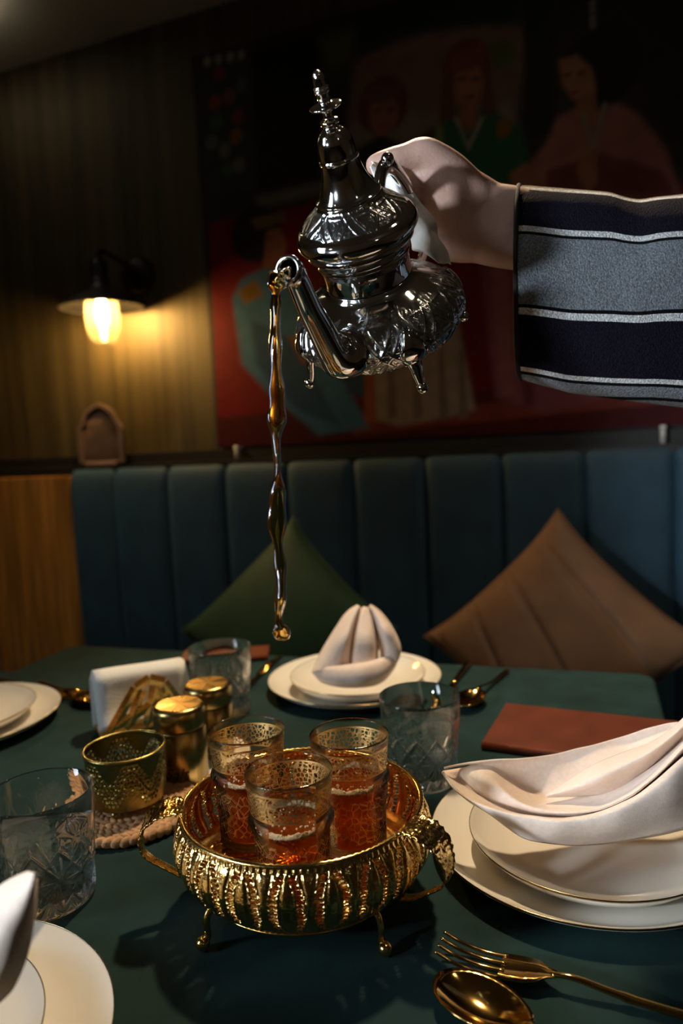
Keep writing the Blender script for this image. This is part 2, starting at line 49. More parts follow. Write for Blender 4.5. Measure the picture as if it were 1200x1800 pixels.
PAINT=[["p",[0.035,0.045,0.035],0.02,[[-1.198,2.263],[-1.026,2.248],[-1.054,1.849],[-1.206,1.857]]],["p",[0.012,0.012,0.01],0.02,[[-1.018,2.23],[-0.813,2.228],[-0.836,1.821],[-1.037,1.83]]],["p",[0.1,0.11,0.02],0.05,[[-0.814,2.214],[-0.712,2.219],[-0.707,2.145],[-0.793,2.126]]],["p",[0.2,0.12,0.095],0.04,[[-0.716,2.125],[-0.584,2.16],[-0.284,2.171],[-0.244,2.094],[-0.292,1.857],[-0.502,1.868],[-0.743,1.943]]],["p",[0.26,0.15,0.1],0.03,[[-0.683,2.132],[-0.491,2.152],[-0.342,2.131],[-0.493,2.11]]],["p",[0.22,0.18,0.15],0.03,[[-0.76,1.946],[-0.656,2.001],[-0.468,1.941],[-0.29,1.947],[-0.278,1.868],[-0.695,1.888]]],["p",[0.015,0.03,0.015],0.04,[[-0.708,2.291],[-0.254,2.231],[-0.264,2.119],[-0.342,2.138],[-0.584,2.174],[-0.698,2.157]]],["p",[0.1,0.14,0.02],0.03,[[-0.351,2.099],[-0.279,2.089],[-0.281,2.028],[-0.338,2.034]]],["p",[0.014,0.018,0.022],0.02,[[-0.261,2.233],[-0.179,2.237],[-0.194,1.838],[-0.25,1.849]]],["p",[0.02,0.022,0.02],0.03,[[-0.179,2.237],[0.224,2.202],[0.226,1.644],[0.093,1.797],[-0.043,2.047],[-0.175,2.104]]],["p",[0.17,0.15,0.13],0.03,[[-1.037,1.83],[-0.765,1.84],[-0.758,1.808],[-1.03,1.796]]],["p",[0.2,0.004,0.01],0.02,[[-1.204,1.779],[-0.865,1.779],[-0.874,1.163],[-1.217,1.12]]],["p",[0.15,0.005,0.01],0.03,[[-0.864,1.794],[-0.21,1.717],[0.226,1.657],[0.228,1.103],[-0.874,1.163]]],["p",[0.08,0.006,0.008],0.02,[[-1.222,1.191],[0.227,1.238],[0.228,1.076],[-1.219,1.093]]],["p",[0.22,0.04,0.025],0.015,[[-0.766,1.165],[0.166,1.209],[0.166,1.161],[-0.768,1.116]]],["p",[0.06,0.19,0.36],0.02,[[-1.138,1.547],[-1.101,1.601],[-1.013,1.626],[-0.949,1.595],[-0.902,1.463],[-0.795,1.29],[-0.715,1.135],[-0.876,1.121],[-1.037,1.258],[-1.119,1.349]]],["p",[0.03,0.1,0.22],0.02,[[-1.08,1.481],[-0.934,1.4],[-0.868,1.262],[-0.803,1.143],[-0.946,1.201],[-1.07,1.345]]],["p",[0.25,0.13,0.02],0.015,[[-1.117,1.566],[-1.053,1.595],[-1.034,1.543],[-1.097,1.525]]],["p",[0.28,0.1,0.05],0.012,[[-0.96,1.419],[-0.888,1.396],[-0.865,1.328],[-0.919,1.333]]],["e",[0.02,0.01,0.01],0.015,[-1.044,1.722,0.086,0.081,0]],["p",[0.32,0.13,0.08],0.01,[[-1.01,1.729],[-0.965,1.73],[-0.946,1.679],[-0.959,1.645],[-0.995,1.617],[-1.028,1.625]]],["p",[0.22,0.12,0.05],0.01,[[-1.06,1.769],[-0.947,1.772],[-0.942,1.746],[-1.043,1.734]]],["p",[0.03,0.02,0.025],0.02,[[-0.711,1.906],[-0.64,1.931],[-0.565,1.876],[-0.537,1.771],[-0.725,1.802]]],["e",[0.14,0.04,0.03],0.015,[-0.636,2.004,0.073,0.076,0]],["e",[0.3,0.13,0.08],0.012,[-0.634,1.978,0.043,0.053,0]],["e",[0.05,0.02,0.015],0.006,[-0.652,1.994,0.011,0.004,0]],["e",[0.05,0.02,0.015],0.006,[-0.613,1.987,0.011,0.004,0]],["e",[0.2,0.05,0.04],0.006,[-0.634,1.953,0.015,0.004,0]],["e",[0.16,0.06,0.04],0.008,[-0.635,2.036,0.057,0.023,0]],["p",[0.02,0.12,0.06],0.02,[[-0.513,1.906],[-0.437,1.949],[-0.348,1.938],[-0.27,1.874],[-0.24,1.764],[-0.296,1.731],[-0.475,1.761]]],["p",[0.09,0.02,0.02],0.02,[[-0.597,1.882],[-0.5,1.918],[-0.458,1.802],[-0.445,1.741],[-0.602,1.767]]],["e",[0.25,0.12,0.02],0.012,[-0.313,1.882,0.02,0.022,0]],["e",[0.2,0.22,0.08],0.012,[-0.482,1.893,0.012,0.029,0]],["e",[0.18,0.045,0.03],0.015,[-0.404,2.048,0.064,0.075,0]],["p",[0.14,0.05,0.03],0.015,[[-0.465,2.033],[-0.434,2.055],[-0.435,1.927],[-0.484,1.93]]],["p",[0.14,0.05,0.03],0.015,[[-0.367,2.04],[-0.343,2.007],[-0.327,1.92],[-0.366,1.921]]],["e",[0.34,0.15,0.09],0.012,[-0.401,2.005,0.04,0.059,0]],["e",[0.22,0.06,0.04],0.008,[-0.403,2.066,0.047,0.025,0]],["e",[0.05,0.02,0.015],0.006,[-0.42,2.026,0.012,0.004,0]],["e",[0.05,0.02,0.015],0.006,[-0.381,2.019,0.012,0.004,0]],["e",[0.22,0.05,0.04],0.006,[-0.4,1.977,0.013,0.006,0]],["p",[0.3,0.13,0.08],0.01,[[-0.422,1.96],[-0.38,1.954],[-0.376,1.908],[-0.406,1.886],[-0.429,1.919]]],["p",[0.35,0.34,0.3],0.006,[[-0.444,1.936],[-0.435,1.937],[-0.407,1.862],[-0.369,1.924],[-0.361,1.918],[-0.405,1.841]]],["p",[0.38,0.16,0.15],0.02,[[-0.179,1.883],[-0.071,1.911],[0.006,1.853],[0.068,1.762],[0.105,1.638],[-0.022,1.658],[-0.253,1.724],[-0.296,1.731],[-0.208,1.827]]],["p",[0.2,0.05,0.06],0.02,[[-0.209,1.758],[-0.073,1.775],[0.056,1.712],[0.093,1.647],[-0.211,1.703]]],["e",[0.012,0.011,0.012],0.02,[-0.077,1.976,0.093,0.094,0]],["p",[0.42,0.2,0.12],0.012,[[-0.174,2.017],[-0.133,2.02],[-0.096,1.98],[-0.087,1.925],[-0.111,1.901],[-0.144,1.917],[-0.167,1.955]]],["e",[0.06,0.02,0.015],0.006,[-0.155,1.977,0.011,0.004,0]],["e",[0.06,0.02,0.015],0.006,[-0.121,1.975,0.011,0.004,0]],["e",[0.24,0.05,0.04],0.006,[-0.14,1.932,0.011,0.005,0]],["p",[0.36,0.17,0.1],0.012,[[-0.135,1.915],[-0.091,1.926],[-0.082,1.864],[-0.112,1.836],[-0.136,1.861]]],["p",[0.3,0.28,0.24],0.008,[[-0.125,1.879],[-0.114,1.88],[-0.099,1.807],[-0.071,1.895],[-0.061,1.89],[-0.097,1.779]]],["p",[0.36,0.17,0.1],0.012,[[-0.302,1.767],[-0.258,1.788],[-0.224,1.736],[-0.253,1.71],[-0.296,1.724]]],["p",[0.36,0.17,0.1],0.012,[[-0.138,1.746],[-0.112,1.809],[-0.089,1.785],[-0.087,1.71],[-0.115,1.68]]],["p",[0.34,0.27,0.22],0.02,[[-0.703,1.315],[-0.619,1.371],[-0.455,1.446],[-0.41,1.169],[-0.497,1.15],[-0.629,1.137],[-0.697,1.157]]],["p",[0.2,0.15,0.12],0.008,[[-0.654,1.342],[-0.639,1.373],[-0.632,1.158],[-0.659,1.155]]],["p",[0.2,0.15,0.12],0.008,[[-0.579,1.336],[-0.565,1.366],[-0.557,1.154],[-0.584,1.15]]],["p",[0.2,0.15,0.12],0.008,[[-0.507,1.329],[-0.493,1.359],[-0.484,1.15],[-0.51,1.146]]],["p",[0.2,0.15,0.12],0.008,[[-0.451,1.325],[-0.438,1.354],[-0.429,1.147],[-0.454,1.143]]],["p",[0.35,0.1,0.03],0.012,[[-0.724,1.297],[-0.696,1.306],[-0.693,1.153],[-0.731,1.152]]],["p",[0.03,0.08,0.16],0.012,[[-0.795,1.29],[-0.724,1.3],[-0.728,1.22],[-0.776,1.24]]],["p",[0.24,0.07,0.09],0.02,[[-0.383,1.542],[-0.286,1.536],[-0.131,1.495],[-0.081,1.178],[-0.223,1.145],[-0.355,1.196]]],["p",[0.3,0.1,0.12],0.012,[[-0.357,1.538],[-0.316,1.536],[-0.302,1.207],[-0.34,1.195]]],["p",[0.14,0.03,0.05],0.012,[[-0.294,1.53],[-0.265,1.526],[-0.251,1.166],[-0.281,1.168]]],["e",[0.34,0.33,0.28],0.006,[-1.172,2.237,0.013,0.014,0]],["e",[0.34,0.33,0.28],0.006,[-1.134,2.235,0.013,0.014,0]],["e",[0.34,0.33,0.28],0.006,[-1.095,2.232,0.013,0.014,0]],["e",[0.34,0.33,0.28],0.006,[-1.058,2.23,0.013,0.014,0]],["e",[0.25,0.05,0.03],0.01,[-1.154,2.118,0.021,0.022,0]],["e",[0.22,0.08,0.03],0.01,[-1.107,2.124,0.021,0.022,0]],["e",[0.28,0.1,0.02],0.01,[-1.091,2.009,0.021,0.022,0]],["e",[0.2,0.04,0.03],0.01,[-1.081,2.063,0.021,0.022,0]],["e",[0.2,0.04,0.04],0.01,[-1.135,2.194,0.021,0.022,0]],["e",[0.05,0.1,0.04],0.01,[-1.126,1.918,0.021,0.022,0]],["e",[0.12,0.14,0.12],0.01,[-1.174,2.008,0.021,0.022,0]],["e",[0.14,0.15,0.12],0.01,[-1.132,1.976,0.021,0.022,0]],["e",[0.08,0.1,0.14],0.01,[-1.062,2.146,0.02,0.022,0]],["e",[0.05,0.12,0.05],0.01,[-1.155,2.061,0.021,0.022,0]],["e",[0.16,0.16,0.12],0.01,[-1.087,1.927,0.021,0.022,0]],["e",[0.26,0.26,0.26],0.006,[-0.092,2.13,0.008,0.008,0]],["e",[0.26,0.26,0.26],0.006,[-0.092,2.113,0.008,0.008,0]],["e",[0.26,0.26,0.26],0.006,[-0.092,2.096,0.008,0.008,0]],["e",[0.26,0.26,0.26],0.006,[-0.092,2.079,0.008,0.008,0]]]
# ------------------------------------------------------------------ helpers
def mat(name, c, rough=.5, metal=0., var=.12, vs=8., bump=0., bs=120., stretch=(1, 1, 1), **kw):
    m = bpy.data.materials.new(name); m.use_nodes = True; nt = m.node_tree; N = nt.nodes; L = nt.links
    b = N['Principled BSDF']
    b.inputs['Roughness'].default_value = rough; b.inputs['Metallic'].default_value = metal
    tc = N.new('ShaderNodeTexCoord'); mp = N.new('ShaderNodeMapping'); mp.inputs['Scale'].default_value = stretch
    L.new(tc.outputs['Object'], mp.inputs[0])
    nz = N.new('ShaderNodeTexNoise'); nz.inputs['Scale'].default_value = vs; nz.inputs['Detail'].default_value = 4
    L.new(mp.outputs[0], nz.inputs['Vector'])
    rp = N.new('ShaderNodeValToRGB')
    lo = [max(0, x*(1-var)) for x in c]; hi = [min(1, x*(1+var)) for x in c]
    rp.color_ramp.elements[0].color = (*lo, 1); rp.color_ramp.elements[1].color = (*hi, 1)
    rp.color_ramp.elements[0].position = .3; rp.color_ramp.elements[1].position = .7
    L.new(nz.outputs[0], rp.inputs[0]); L.new(rp.outputs[0], b.inputs['Base Color'])
    if bump:
        n2 = N.new('ShaderNodeTexNoise'); n2.inputs['Scale'].default_value = bs; n2.inputs['Detail'].default_value = 3
        L.new(mp.outputs[0], n2.inputs['Vector'])
        bp = N.new('ShaderNodeBump'); bp.inputs['Strength'].default_value = bump; bp.inputs['Distance'].default_value = .002
        L.new(n2.outputs[0], bp.inputs['Height']); L.new(bp.outputs[0], b.inputs['Normal'])
    for k, v in kw.items():
        k = k.replace('_', ' ')
        b.inputs[k].default_value = (*v, 1) if isinstance(v, tuple) and 'Radius' not in k else v
    m['b'] = 1
    return m
def nodes(m): return m.node_tree.nodes, m.node_tree.links, m.node_tree.nodes['Principled BSDF']
def math_node(N, L, op, a, b=None):
    n = N.new('ShaderNodeMath'); n.operation = op
    for i, v in enumerate((a, b)):
        if v is None: continue
        if isinstance(v, (int, float)): n.inputs[i].default_value = v
        else: L.new(v, n.inputs[i])
    return n.outputs[0]
def thing(name, label, cat, loc=(0, 0, 0), rotz=0, group=None):
    o = bpy.data.objects.new(name, None); COL.objects.link(o); o.empty_display_size = .05
    o.location = loc; o.rotation_euler = (0, 0, rotz)
    return tag(o, label, cat, group)
def tag(o, label, cat, group=None):
    o['label'] = label; o['category'] = cat
    if group: o['group'] = group
    return o
def obj(name, VF, m, parent=None, smooth=True, solid=0, offset=0, subs=0, bevel=0, loc=None):
    V, F = VF[0], VF[1]
    me = bpy.data.meshes.new(name)
    me.from_pydata([tuple(map(float, v)) for v in V], [], [tuple(map(int, f)) for f in F]); me.update()
    for mm in (m if isinstance(m, (list, tuple)) else [m]): me.materials.append(mm)
    if len(VF) > 2 and VF[2] is not None:
        uv = me.uv_layers.new(name='UVMap'); vi = np.zeros(len(me.loops), dtype=np.int32)
        me.loops.foreach_get('vertex_index', vi)
        uv.data.foreach_set('uv', np.asarray(VF[2], dtype=np.float32)[vi].ravel())
    if smooth: me.polygons.foreach_set('use_smooth', [True]*len(me.polygons))
    o = bpy.data.objects.new(name, me); COL.objects.link(o)
    if parent is not None: o.parent = parent
    if loc is not None: o.location = loc
    if solid:
        s = o.modifiers.new('solid', 'SOLIDIFY'); s.thickness = solid; s.offset = offset
    if bevel:
        s = o.modifiers.new('bevel', 'BEVEL'); s.width = bevel; s.segments = 3; s.limit_method = 'ANGLE'
    if subs:
        s = o.modifiers.new('sub', 'SUBSURF'); s.levels = s.render_levels = subs
    return o
def struct(o):
    o['kind'] = 'structure'; return o
def lathe(prof, n=48, uv=False, shift=None):
    """prof: list of (r, z); poles where r == 0"""
    V = []; F = []; UV = []; rings = []
    for r, z in prof:
        if r <= 1e-6:
            rings.append([len(V)]); V.append((0, 0, z)); UV.append((0, z))
        else:
            ids = []
            for k in range(n):
                a = 2*pi*k/n; ids.append(len(V)); V.append((r*math.cos(a), r*math.sin(a), z)); UV.append((a*.03, z))
            rings.append(ids)
    for A, B in zip(rings, rings[1:]):
        if len(A) == 1 and len(B) == 1: continue
        for k in range(n):
            k2 = (k+1) % n
            if len(A) == 1: F.append((A[0], B[k2], B[k]))
            elif len(B) == 1: F.append((A[k], A[k2], B[0]))
            else: F.append((A[k], A[k2], B[k2], B[k]))
    return (V, F, UV) if uv else (V, F)
def smooth_prof(p, n=4):
    out = []; P = [np.array(q, float) for q in p]; mlen = len(P)
    for i in range(mlen-1):
        a, b, c, d = P[max(i-1, 0)], P[i], P[i+1], P[min(i+2, mlen-1)]
        for t in np.linspace(0, 1, n, endpoint=False):
            q = .5*(2*b+(c-a)*t+(2*a-5*b+4*c-d)*t*t+(3*b-a-3*c+d)*t**3); out.append((max(0, q[0]), q[1]))
    out.append(tuple(P[-1])); return out
def tube(path, rad, n=12, caps=True, flat=1.0, upv=None):
    """round or flattened sweep along a path"""
    P = [Vector(p) for p in path]; R = rad if isinstance(rad, (list, tuple)) else [rad]*len(P)
    V = []; F = []; nrm = Vector(upv) if upv is not None else None
    for i, p in enumerate(P):
        t = (P[min(i+1, len(P)-1)] - P[max(i-1, 0)]).normalized()
        if nrm is None: nrm = t.orthogonal().normalized()
        nrm = (nrm - t*nrm.dot(t)).normalized(); bi = t.cross(nrm)
        rx, ry = R[i] if isinstance(R[i], (tuple, list)) else (R[i], R[i]*flat)
        for k in range(n):
            a = 2*pi*k/n; V.append(p + bi*(rx*math.cos(a)) + nrm*(ry*math.sin(a)))
    for i in range(len(P)-1):
        for k in range(n):
            k2 = (k+1) % n; F.append((i*n+k, i*n+k2, (i+1)*n+k2, (i+1)*n+k))
    if caps:
        F.append(tuple(range(n))[::-1]); F.append(tuple((len(P)-1)*n+k for k in range(n)))
    return V, F
def curve(pts, n=6):
    """Catmull-Rom through 3D (or wider) points"""
    P = np.array(pts, float); out = []
    for i in range(len(P)-1):
        a, b, c, d = P[max(i-1, 0)], P[i], P[i+1], P[min(i+2, len(P)-1)]
        for t in np.linspace(0, 1, n, endpoint=False):
            out.append(.5*(2*b+(c-a)*t+(2*a-5*b+4*c-d)*t*t+(3*b-a-3*c+d)*t**3))
    out.append(P[-1]); return np.array(out)
def box(x0, x1, y0, y1, z0, z1):
    V = [(x, y, z) for x in (x0, x1) for y in (y0, y1) for z in (z0, z1)]
    return V, [(0, 1, 3, 2), (4, 6, 7, 5), (0, 4, 5, 1), (2, 3, 7, 6), (0, 2, 6, 4), (1, 5, 7, 3)]
def join(*parts):
    V = []; F = []
    for p in parts:
        k = len(V); V += [tuple(v) for v in p[0]]; F += [tuple(i+k for i in f) for f in p[1]]
    return V, F
def loft(rows, nu=4, nv=6, noise=0., ns=60):
    """smooth sheet through rows of 3D points"""
    A = np.array(rows, float)                                    # rows, cols, 3
    A = curve(A.reshape(len(A), -1), nv).reshape(-1, A.shape[1], 3)
    B = np.array([curve(r, nu) for r in A])
    if noise:
        from mathutils import noise as mn
        for i in range(B.shape[0]):
            for j in range(B.shape[1]): B[i, j] += np.array(mn.noise_vector(Vector(B[i, j])*ns))*noise
    h, w = B.shape[:2]; V = B.reshape(-1, 3)
    F = [(i*w+j, i*w+j+1, (i+1)*w+j+1, (i+1)*w+j) for i in range(h-1) for j in range(w-1)]
    return V, F
def grid_cyl(fr, zs, n, keep=None):
    """closed-around grid: fr(theta array, z) -> radius array; keep(theta_mid, zmid) -> bool array"""
    th = np.arange(n)*2*pi/n; V = []; F = []
    for z in zs:
        r = fr(th, z); V.append(np.stack([r*np.cos(th), r*np.sin(th), np.full(n, z)], 1))
    V = np.concatenate(V); tm = th + pi/n
    for i in range(len(zs)-1):
        k = np.ones(n, bool) if keep is None else keep(tm, .5*(zs[i]+zs[i+1]))
        for j in np.nonzero(k)[0]:
            j2 = (j+1) % n; F.append((i*n+j, i*n+j2, (i+1)*n+j2, (i+1)*n+j))
    return V, F
def xform(VF, M):
    return [M @ Vector(v) for v in VF[0]], VF[1]
def ball(c, r, n=10, sz=1):
    V, F = lathe([(r*math.sin(pi*k/n), -r*sz*math.cos(pi*k/n)) if 0 < k < n else (0, -r*sz*math.cos(pi*k/n)) for k in range(n+1)], 2*n)
    return [(x+c[0], y+c[1], z+c[2]) for x, y, z in V], F
def copy_tree(o, parent=None):
    c = o.copy(); COL.objects.link(c)
    if parent is not None: c.parent = parent
    for ch in list(o.children): copy_tree(ch, c)
    return c
def smoothstep(a, b, x):
    t = np.clip((x-a)/(b-a), 0, 1); return t*t*(3-2*t)

# ------------------------------------------------------------------ materials
M_gold = mat('polished_gold', (.86, .58, .20), .17, 1, .06, 40, .12, 300)
M_goldbright = mat('bright_gold', (.92, .62, .22), .14, 1, .08, 200, .2, 500)
M_copper = mat('red_copper_lining', (.66, .27, .08), .3, 1, .2, 60, .2, 300)
M_cutlery = mat('gold_cutlery', (.60, .37, .11), .10, 1, .05, 20)
M_antique = mat('antique_gold', (.30, .245, .085), .26, 1, .15, 60, .25, 400)
M_brass = mat('brushed_brass', (.40, .28, .105), .27, 1, .22, 30, .12, 60, stretch=(6, 6, .25))
M_silver = mat('polished_silver', (.80, .80, .80), .07, 1, .03, 30, .03, 60)
M_china = mat('cream_china', (.80, .76, .68), .16, 0, .03, 5, Coat_Weight=.3)
M_chinarim = mat('dark_gold_rim', (.34, .26, .14), .22, 1, .1, 20)
M_linen = mat('satin_napkin', (.86, .69, .575), .5, 0, .06, 260, .4, 2200, Sheen_Weight=.35)
M_paper = mat('white_paper_napkin', (.78, .78, .76), .8, 0, .02, 30, .6, 500)
M_leather = mat('brown_leather', (.115, .021, .006), .5, 0, .2, 25, .25, 500, Specular_IOR_Level=.3)
M_black = mat('matte_black', (.012, .011, .010), .5, 0, .2, 20)
M_blackmetal = mat('black_metal', (.012, .012, .012), .4, .6, .2, 20)
M_white = mat('white_plastic', (.6, .6, .57), .5, 0, .05, 20)
M_velvet = mat('teal_velvet', (.023, .064, .098), .75, 0, .35, 6, .15, 300, Sheen_Weight=.2, Sheen_Roughness=.4)
M_velvet.node_tree.nodes['Principled BSDF'].inputs['Sheen Tint'].default_value = (.25, .6, .9, 1)
M_green = mat('green_velvet', (.006, .045, .011), .7, 0, .3, 9, .1, 300, Sheen_Weight=.06)
M_brown = mat('brown_velvet', (.24, .112, .045), .65, 0, .2, 9, .1, 300, Sheen_Weight=.1)
M_wood = mat('orange_wood', (.44, .19, .035), .45, 0, .45, 5, .1, 30, stretch=(9, 9, .6))
M_plaque = mat('pale_carved_wood', (.15, .095, .07), .6, 0, .15, 30, .1, 80)
M_straw = mat('seagrass_straw', (.50, .28, .13), .75, 0, .4, 90, .5, 300)
M_skin = mat('skin', (.54, .335, .27), .5, 0, .10, 60, .22, 420, Subsurface_Weight=.12, Subsurface_Radius=(.012, .004, .002), Subsurface_Scale=.4)
M_cloth2 = mat('white_tissue', (.80, .80, .77), .55, 0, .05, 60, .4, 250)
M_dish = mat('white_dish', (.72, .70, .66), .3, 0, .04, 10)
M_ceil = mat('ceiling_paint', (.46, .44, .39), .85, 0, .08, 4, .1, 60)
M_floor = mat('dark_floor', (.03, .025, .02), .5, 0, .3, 4)
M_wall = mat('bronze_wall', (.068, .053, .026), .58, .05, .4, 4, .2, 9, stretch=(6, 6, .22), Specular_IOR_Level=.3)
M_frame = mat('canvas_edge', (.015, .014, .013), .6, 0, .2, 20)

# engraved zone of the teapot: tarnished, fine chased ground
M_engraved = mat('engraved_silver', (.62, .62, .62), .19, 1, .1, 300, .10, 500)

# linen table cloth: two crossed thread waves
M_table = mat('dark_green_linen', (.0132, .036, .035), .9, 0, .3, 14, Specular_IOR_Level=.15)
N, L, B = nodes(M_table)
tc = N.new('ShaderNodeTexCoord'); hs = []
for ax, sc in (('X', 330), ('Y', 300)):
    wv = N.new('ShaderNodeTexWave'); wv.bands_direction = ax; wv.inputs['Scale'].default_value = sc
    wv.inputs['Distortion'].default_value = 1.5; wv.inputs['Detail'].default_value = 1; wv.inputs['Detail Scale'].default_value = .3
    L.new(tc.outputs['Object'], wv.inputs['Vector']); hs.append(wv.outputs['Fac'])
h = math_node(N, L, 'MULTIPLY', hs[0], hs[1])
bp = N.new('ShaderNodeBump'); bp.inputs['Strength'].default_value = .6; bp.inputs['Distance'].default_value = .0006
L.new(h, bp.inputs['Height']); L.new(bp.outputs[0], B.inputs['Normal'])

def glass(name, col=(1, 1, 1), rough=0., ior=1.47):
    m = mat(name, col, rough, 0, .01, 5); b = m.node_tree.nodes['Principled BSDF']
    b.inputs['Transmission Weight'].default_value = 1; b.inputs['IOR'].default_value = ior
    return m
M_crystal = glass('cut_crystal', (.97, .99, 1))
N, L, B = nodes(M_crystal)
tr = N.new('ShaderNodeBsdfTransparent'); tr.inputs[0].default_value = (.96, .985, 1, 1)
mx = N.new('ShaderNodeMixShader'); mx.inputs[0].default_value = .10
L.new(B.outputs[0], mx.inputs[1]); L.new(tr.outputs[0], mx.inputs[2]); L.new(mx.outputs[0], N['Material Output'].inputs[0])
M_stream = glass('pouring_tea', (1, .66, .19), .0, 1.33); M_stream.node_tree.nodes['Principled BSDF'].inputs['Transmission Weight'].default_value = 1
def thin_glass(name, tint, gloss=.06):
    """thin blown glass: clear tinted film with fresnel gloss"""
    m = bpy.data.materials.new(name); m.use_nodes = True; nt = m.node_tree; N, L = nt.nodes, nt.links
    N.remove(N['Principled BSDF']); out = N['Material Output']
    tr = N.new('ShaderNodeBsdfTransparent'); tr.inputs[0].default_value = (*tint, 1)
    gl = N.new('ShaderNodeBsdfGlossy'); gl.inputs['Roughness'].default_value = .03
    fr = N.new('ShaderNodeFresnel'); fr.inputs[0].default_value = 1.28
    nz = N.new('ShaderNodeTexNoise'); nz.inputs['Scale'].default_value = 90
    bp = N.new('ShaderNodeBump'); bp.inputs['Strength'].default_value = .15; bp.inputs['Distance'].default_value = .001
    L.new(nz.outputs[0], bp.inputs['Height']); L.new(bp.outputs[0], gl.inputs['Normal'])
    mx = N.new('ShaderNodeMixShader'); L.new(fr.outputs[0], mx.inputs[0]); L.new(tr.outputs[0], mx.inputs[1]); L.new(gl.outputs[0], mx.inputs[2])
    L.new(mx.outputs[0], out.inputs[0])
    return m, mx
M_jar, mx0 = thin_glass('lamp_jar_glass', (.97, .92, .8))
N, L = M_jar.node_tree.nodes, M_jar.node_tree.links
tl = N.new('ShaderNodeBsdfTranslucent'); tl.inputs[0].default_value = (.9, .75, .45, 1); mx1 = N.new('ShaderNodeMixShader'); mx1.inputs[0].default_value = .05
L.new(mx0.outputs[0], mx1.inputs[1]); L.new(tl.outputs[0], mx1.inputs[2]); L.new(mx1.outputs[0], N['Material Output'].inputs[0])
# tea glass: thin amber-tinged glass with a printed gold lattice
M_teaglass, mx0 = thin_glass('gold_printed_glass', (.99, .95, .87))
N, L = M_teaglass.node_tree.nodes, M_teaglass.node_tree.links
uvn = N.new('ShaderNodeUVMap'); sx = N.new('ShaderNodeSeparateXYZ'); L.new(uvn.outputs[0], sx.inputs[0])
def band(z0, z1):
    a = math_node(N, L, 'GREATER_THAN', sx.outputs[1], z0); b = math_node(N, L, 'LESS_THAN', sx.outputs[1], z1)
    return math_node(N, L, 'MULTIPLY', a, b)
def cells(scale, w, rnd):
    v = N.new('ShaderNodeTexVoronoi'); v.feature = 'DISTANCE_TO_EDGE'; v.inputs['Scale'].default_value = scale
    v.inputs['Randomness'].default_value = rnd
    L.new(uvn.outputs[0], v.inputs['Vector']); return math_node(N, L, 'LESS_THAN', v.outputs['Distance'], w)
upper = math_node(N, L, 'MULTIPLY', cells(290, .055, .75), band(.0655, .0835))
lower = math_node(N, L, 'MULTIPLY', cells(175, .028, .9), band(.012, .046))
lines = math_node(N, L, 'ADD', band(.0648, .0655), band(.0835, .0842))
msk = math_node(N, L, 'MINIMUM', math_node(N, L, 'ADD', math_node(N, L, 'ADD', upper, lower), lines), .85)
gp = N.new('ShaderNodeBsdfPrincipled'); gp.inputs['Base Color'].default_value = (.85, .58, .24, 1); gp.inputs['Metallic'].default_value = 1; gp.inputs['Roughness'].default_value = .38
mx1 = N.new('ShaderNodeMixShader'); L.new(msk, mx1.inputs[0]); L.new(mx0.outputs[0], mx1.inputs[1]); L.new(gp.outputs[0], mx1.inputs[2])
L.new(mx1.outputs[0], N['Material Output'].inputs[0])
# amber tea: part clear, part scattering
M_tea = bpy.data.materials.new('amber_tea'); M_tea.use_nodes = True
N, L = M_tea.node_tree.nodes, M_tea.node_tree.links; N.remove(N['Principled BSDF'])
tr = N.new('ShaderNodeBsdfTransparent'); tr.inputs[0].default_value = (.74, .33, .09, 1)
tl = N.new('ShaderNodeBsdfTranslucent'); tl.inputs[0].default_value = (.52, .15, .025, 1)
df = N.new('ShaderNodeBsdfDiffuse'); df.inputs[0].default_value = (.40, .10, .02, 1)
gl = N.new('ShaderNodeBsdfGlossy'); gl.inputs['Roughness'].default_value = .05
nz = N.new('ShaderNodeTexNoise'); nz.inputs['Scale'].default_value = 60
a1 = N.new('ShaderNodeMixShader'); L.new(nz.outputs[0], a1.inputs[0]); L.new(tl.outputs[0], a1.inputs[1]); L.new(df.outputs[0], a1.inputs[2])
a2 = N.new('ShaderNodeMixShader'); a2.inputs[0].default_value = .36; L.new(tr.outputs[0], a2.inputs[1]); L.new(a1.outputs[0], a2.inputs[2])
a3 = N.new('ShaderNodeMixShader'); a3.inputs[0].default_value = .05; L.new(a2.outputs[0], a3.inputs[1]); L.new(gl.outputs[0], a3.inputs[2])
L.new(a3.outputs[0], N['Material Output'].inputs[0])
M_foam = mat('tea_foam', (.80, .70, .56), .3, 0, .15, 500, .6, 700, Transmission_Weight=.55, IOR=1.15)
def emit(name, c, s):
    m = mat(name, c, .4); b = m.node_tree.nodes['Principled BSDF']
    b.inputs['Emission Color'].default_value = (*c, 1); b.inputs['Emission Strength'].default_value = s; return m
M_bulb = emit('glowing_bulb', (1, .60, .20), 560)
M_jar_glint = emit('jar_glint_glow', (1, .66, .28), 12)  # glow for the imitated reflection in the lamp jar
